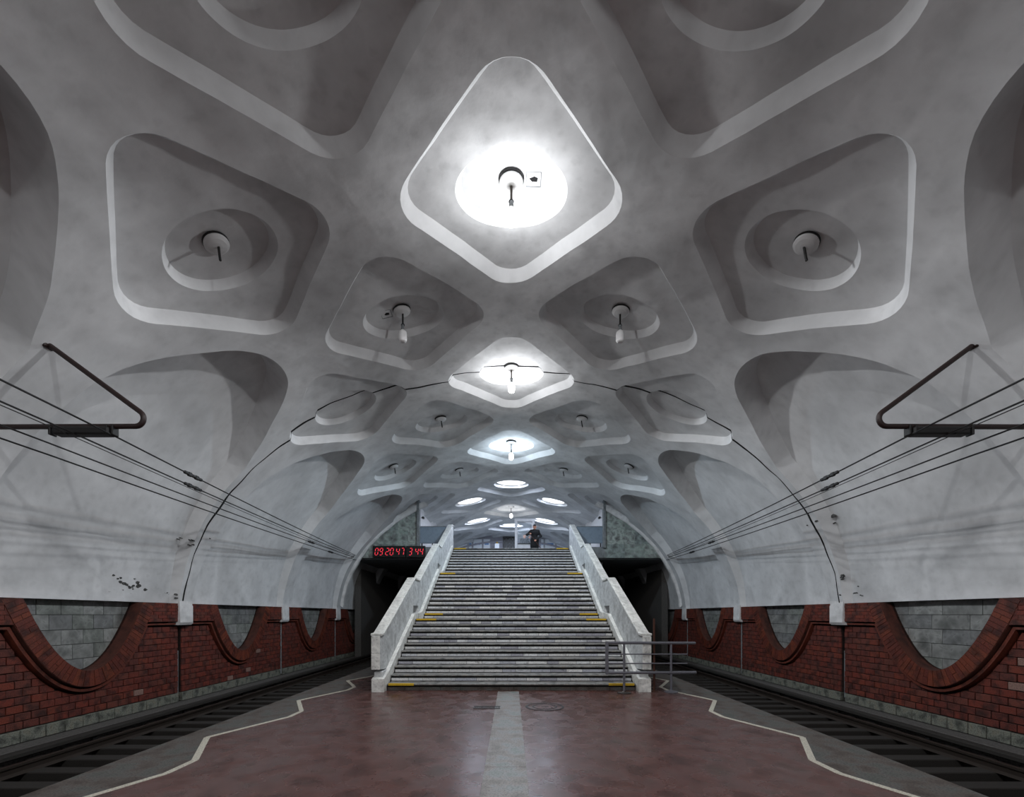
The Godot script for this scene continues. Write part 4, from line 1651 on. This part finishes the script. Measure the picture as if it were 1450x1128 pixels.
# ------------------------------------------------------------------ furniture of the upper hall
func build_hall() -> void:
	# glazed frame with a solid lower half
	var f := base("glazed_booth", P(0.72, HALL, 24.2))
	tag(f, "white framed glazed booth standing beside the person with the mop", "booth")
	for x in [-0.46, 0.46]:
		var pm := MB.new()
		pm.box(Vector3(x, 0.98, 0), Vector3(0.14, 1.96, 0.16), 0.01)
		part("upright", pm.mesh(), M.white_panel, f)
	var tm := MB.new()
	tm.box(Vector3(0, 2.03, 0), Vector3(1.09, 0.15, 0.18), 0.01)
	part("head_rail", tm.mesh(), M.white_panel, f)
	var lm := MB.new()
	lm.box(Vector3(0, 0.38, 0), Vector3(0.77, 0.74, 0.06), 0.008)
	part("lower_panel", lm.mesh(), M.white_panel, f)
	var sm := MB.new()
	sm.box(Vector3(0, 0.77, 0.0), Vector3(0.78, 0.035, 0.14), 0.005)
	part("counter", sm.mesh(), M.dark_metal, f)
	var gm := MB.new()
	gm.box(Vector3(0, 1.34, -0.02), Vector3(0.77, 1.12, 0.008))
	part("pane", gm.mesh(), M.glass, f)
	# white notice boards along the far wall
	var boards := [[-83.0, -62.0], [-61.0, -56.0], [-54.5, -41.5], [-40.0, -30.0], [42.0, 46.5], [47.5, 63.0], [64.0, 81.0]]
	var words := ["broad white notice board at the left end of the far hall wall", "narrow pale notice board second from the left in the hall", "white notice board with dark slips, third from the left", "white notice board nearest the grey doorway on the left", "narrow white board right beside the person with the mop", "white notice board with a blue heading, right of the person", "broad white notice board at the right end of the hall"]
	for i in boards.size():
		var x0: float = boards[i][0] * 33.0 / 640.0
		var x1: float = boards[i][1] * 33.0 / 640.0
		var b := base("notice_board", P((x0 + x1) / 2, HALL + 1.62, 33.2))
		tag(b, words[i], "notice board", "notice boards in the hall")
		var bm := MB.new()
		bm.box(Vector3.ZERO, Vector3(x1 - x0, 1.85, 0.05), 0.006)
		part("frame", bm.mesh(), M.aluminium, b)
		var pm := MB.new()
		pm.box(Vector3(0, 0, 0.03), Vector3(x1 - x0 - 0.08, 1.76, 0.012), 0.0)
		part("sheet", pm.mesh(), M.paper_white, b)
		var hm := MB.new()
		hm.box(Vector3(0, 0.55, 0.038), Vector3((x1 - x0) * 0.6, 0.12, 0.004))
		hm.box(Vector3(-(x1 - x0) * 0.1, 0.1, 0.038), Vector3((x1 - x0) * 0.4, 0.05, 0.004))
		hm.box(Vector3((x1 - x0) * 0.1, -0.1, 0.038), Vector3((x1 - x0) * 0.4, 0.05, 0.004))
		part("print", hm.mesh(), M.paper_blue, b)
		if i == 0 or i == 2:
			var dm := MB.new()
			for q in [-0.18, 0.0, 0.2]:
				dm.prism(PackedVector2Array([Vector2(q - 0.09, -0.62), Vector2(q + 0.08, -0.62), Vector2(q + 0.05, -0.15), Vector2(q - 0.04, -0.2)]), Vector3.ZERO, Vector3.RIGHT, Vector3.UP, Vector3.BACK, 0.03, 0.042)
			part("dark_slips", dm.mesh(), M.black_plastic, b)
	# doorway of dark ironwork
	var g := base("iron_grille", P(-0.13, HALL, 33.15))
	tag(g, "dark ornamental iron grille door in the middle of the hall wall", "grille")
	var bm := MB.new()
	bm.box(Vector3(0, 1.35, 0), Vector3(0.98, 2.7, 0.04), 0.006)
	part("backing", bm.mesh(), M.black_plastic, g)
	var top := MB.new()
	top.box(Vector3(0, 2.80, 0.02), Vector3(1.12, 0.16, 0.12), 0.01)
	part("lintel_light", top.mesh(), M.white_panel, g)
	for ix in 4:
		for iy in 9:
			var rm := MB.new()
			var pts := []
			for i in 13:
				var a := TAU * i / 12.0
				pts.append(Vector3(-0.36 + ix * 0.24 + 0.10 * cos(a), 0.2 + iy * 0.29 + 0.12 * sin(a), 0.035))
			rm.tube(pts, 0.014, 5, false)
			part("scroll", rm.mesh(), M.grey_slab, g)
	var c := base("ticket_cabinet", P(-0.98 * 1.0 - 0.05, HALL, 32.6))
	tag(c, "small white cabinet with an orange lamp left of the iron grille", "cabinet")
	var cm := MB.new()
	cm.box(Vector3(0, 1.05, 0), Vector3(0.32, 2.1, 0.3), 0.02)
	part("case", cm.mesh(), M.paper_white, c)
	var om := MB.new()
	om.lathe([Vector2(0.07, 2.1), Vector2(0.07, 2.16), Vector2(0.04, 2.22), Vector2(0, 2.23)], Vector3.ZERO, 12)
	part("lamp", om.mesh(), M.yellow_paint, c)
	# small camera heads on the jambs
	for sg in [-1, 1]:
		var k := base("wall_camera", P(sg * 4.12, 6.0, END - 0.02) + Vector3(-sg * 0.12, 0, -0.15))
		tag(k, "small black camera on the %s jamb of the hall opening" % ("left" if sg < 0 else "right"), "camera", "cameras at the hall opening")
		var hm := MB.new()
		hm.box(Vector3.ZERO, Vector3(0.10, 0.09, 0.18), 0.015)
		part("housing", hm.mesh(), M.black_plastic, k)
		var am := MB.new()
		am.tube([Vector3.ZERO, Vector3(sg * 0.10, 0.0, -0.02)], 0.015, 8)
		part("arm", am.mesh(), M.black_plastic, k)
	# open metal gate frame in the right track mouth
	var fr := base("gate_frame", P(3.95, 0.0, END + 0.5))
	tag(fr, "bare metal gate frame in the mouth of the right tunnel", "gate")
	for q in [[-0.30, 3.94], [0.22, 3.94]]:
		var um := MB.new()
		um.box(Vector3(q[0], q[1] / 2, 0), Vector3(0.06, q[1], 0.06), 0.006)
		part("upright", um.mesh(), M.grey_paint, fr)
	var xm := MB.new()
	xm.box(Vector3(-0.04, 3.97, 0), Vector3(0.6, 0.06, 0.06), 0.006)
	part("crossbar", xm.mesh(), M.grey_paint, fr)


# ------------------------------------------------------------------ everything together
const BULB_COLOR := Color(0.985, 0.99, 1.0)
const BULB_ROUND := 0.44
const BULB_DOWN := 2.5
const DISC_COLOR := Color(0.86, 0.91, 1.0)
const DISC_ENERGY := 0.8


func _ready() -> void:
	# camera: level, with the lens shifted up
	var cam := Camera3D.new()
	cam.name = "camera"
	add_child(cam)
	cam.position = Vector3(0, EYE, 0)
	var near := 0.05
	cam.set_frustum(1128.0 / 640.0 * near, Vector2(1.0 / 640.0, 306.0 / 640.0) * near, near, 200.0)
	cam.current = true
	var we := WorldEnvironment.new()
	we.name = "world"
	var env := Environment.new()
	env.background_mode = Environment.BG_COLOR
	env.background_color = Color.BLACK
	env.tonemap_mode = Environment.TONE_MAPPER_LINEAR
	env.tonemap_exposure = 3.5
	env.sdfgi_enabled = true
	env.ssao_enabled = true
	env.ssil_enabled = true
	we.environment = env
	add_child(we)

	waves.seed = 9
	waves.frequency = 0.075
	waves.fractal_octaves = 3
	rng.seed = 1
	make_phi()
	make_materials()
	build_ceiling()
	build_walls()
	build_floor()
	build_ends()
	build_stairs()
	build_balconies()
	build_tracks()
	build_wires()
	build_lamps()
	build_clock()
	build_barrier()
	build_floor_fittings()
	build_hall()
	build_people()
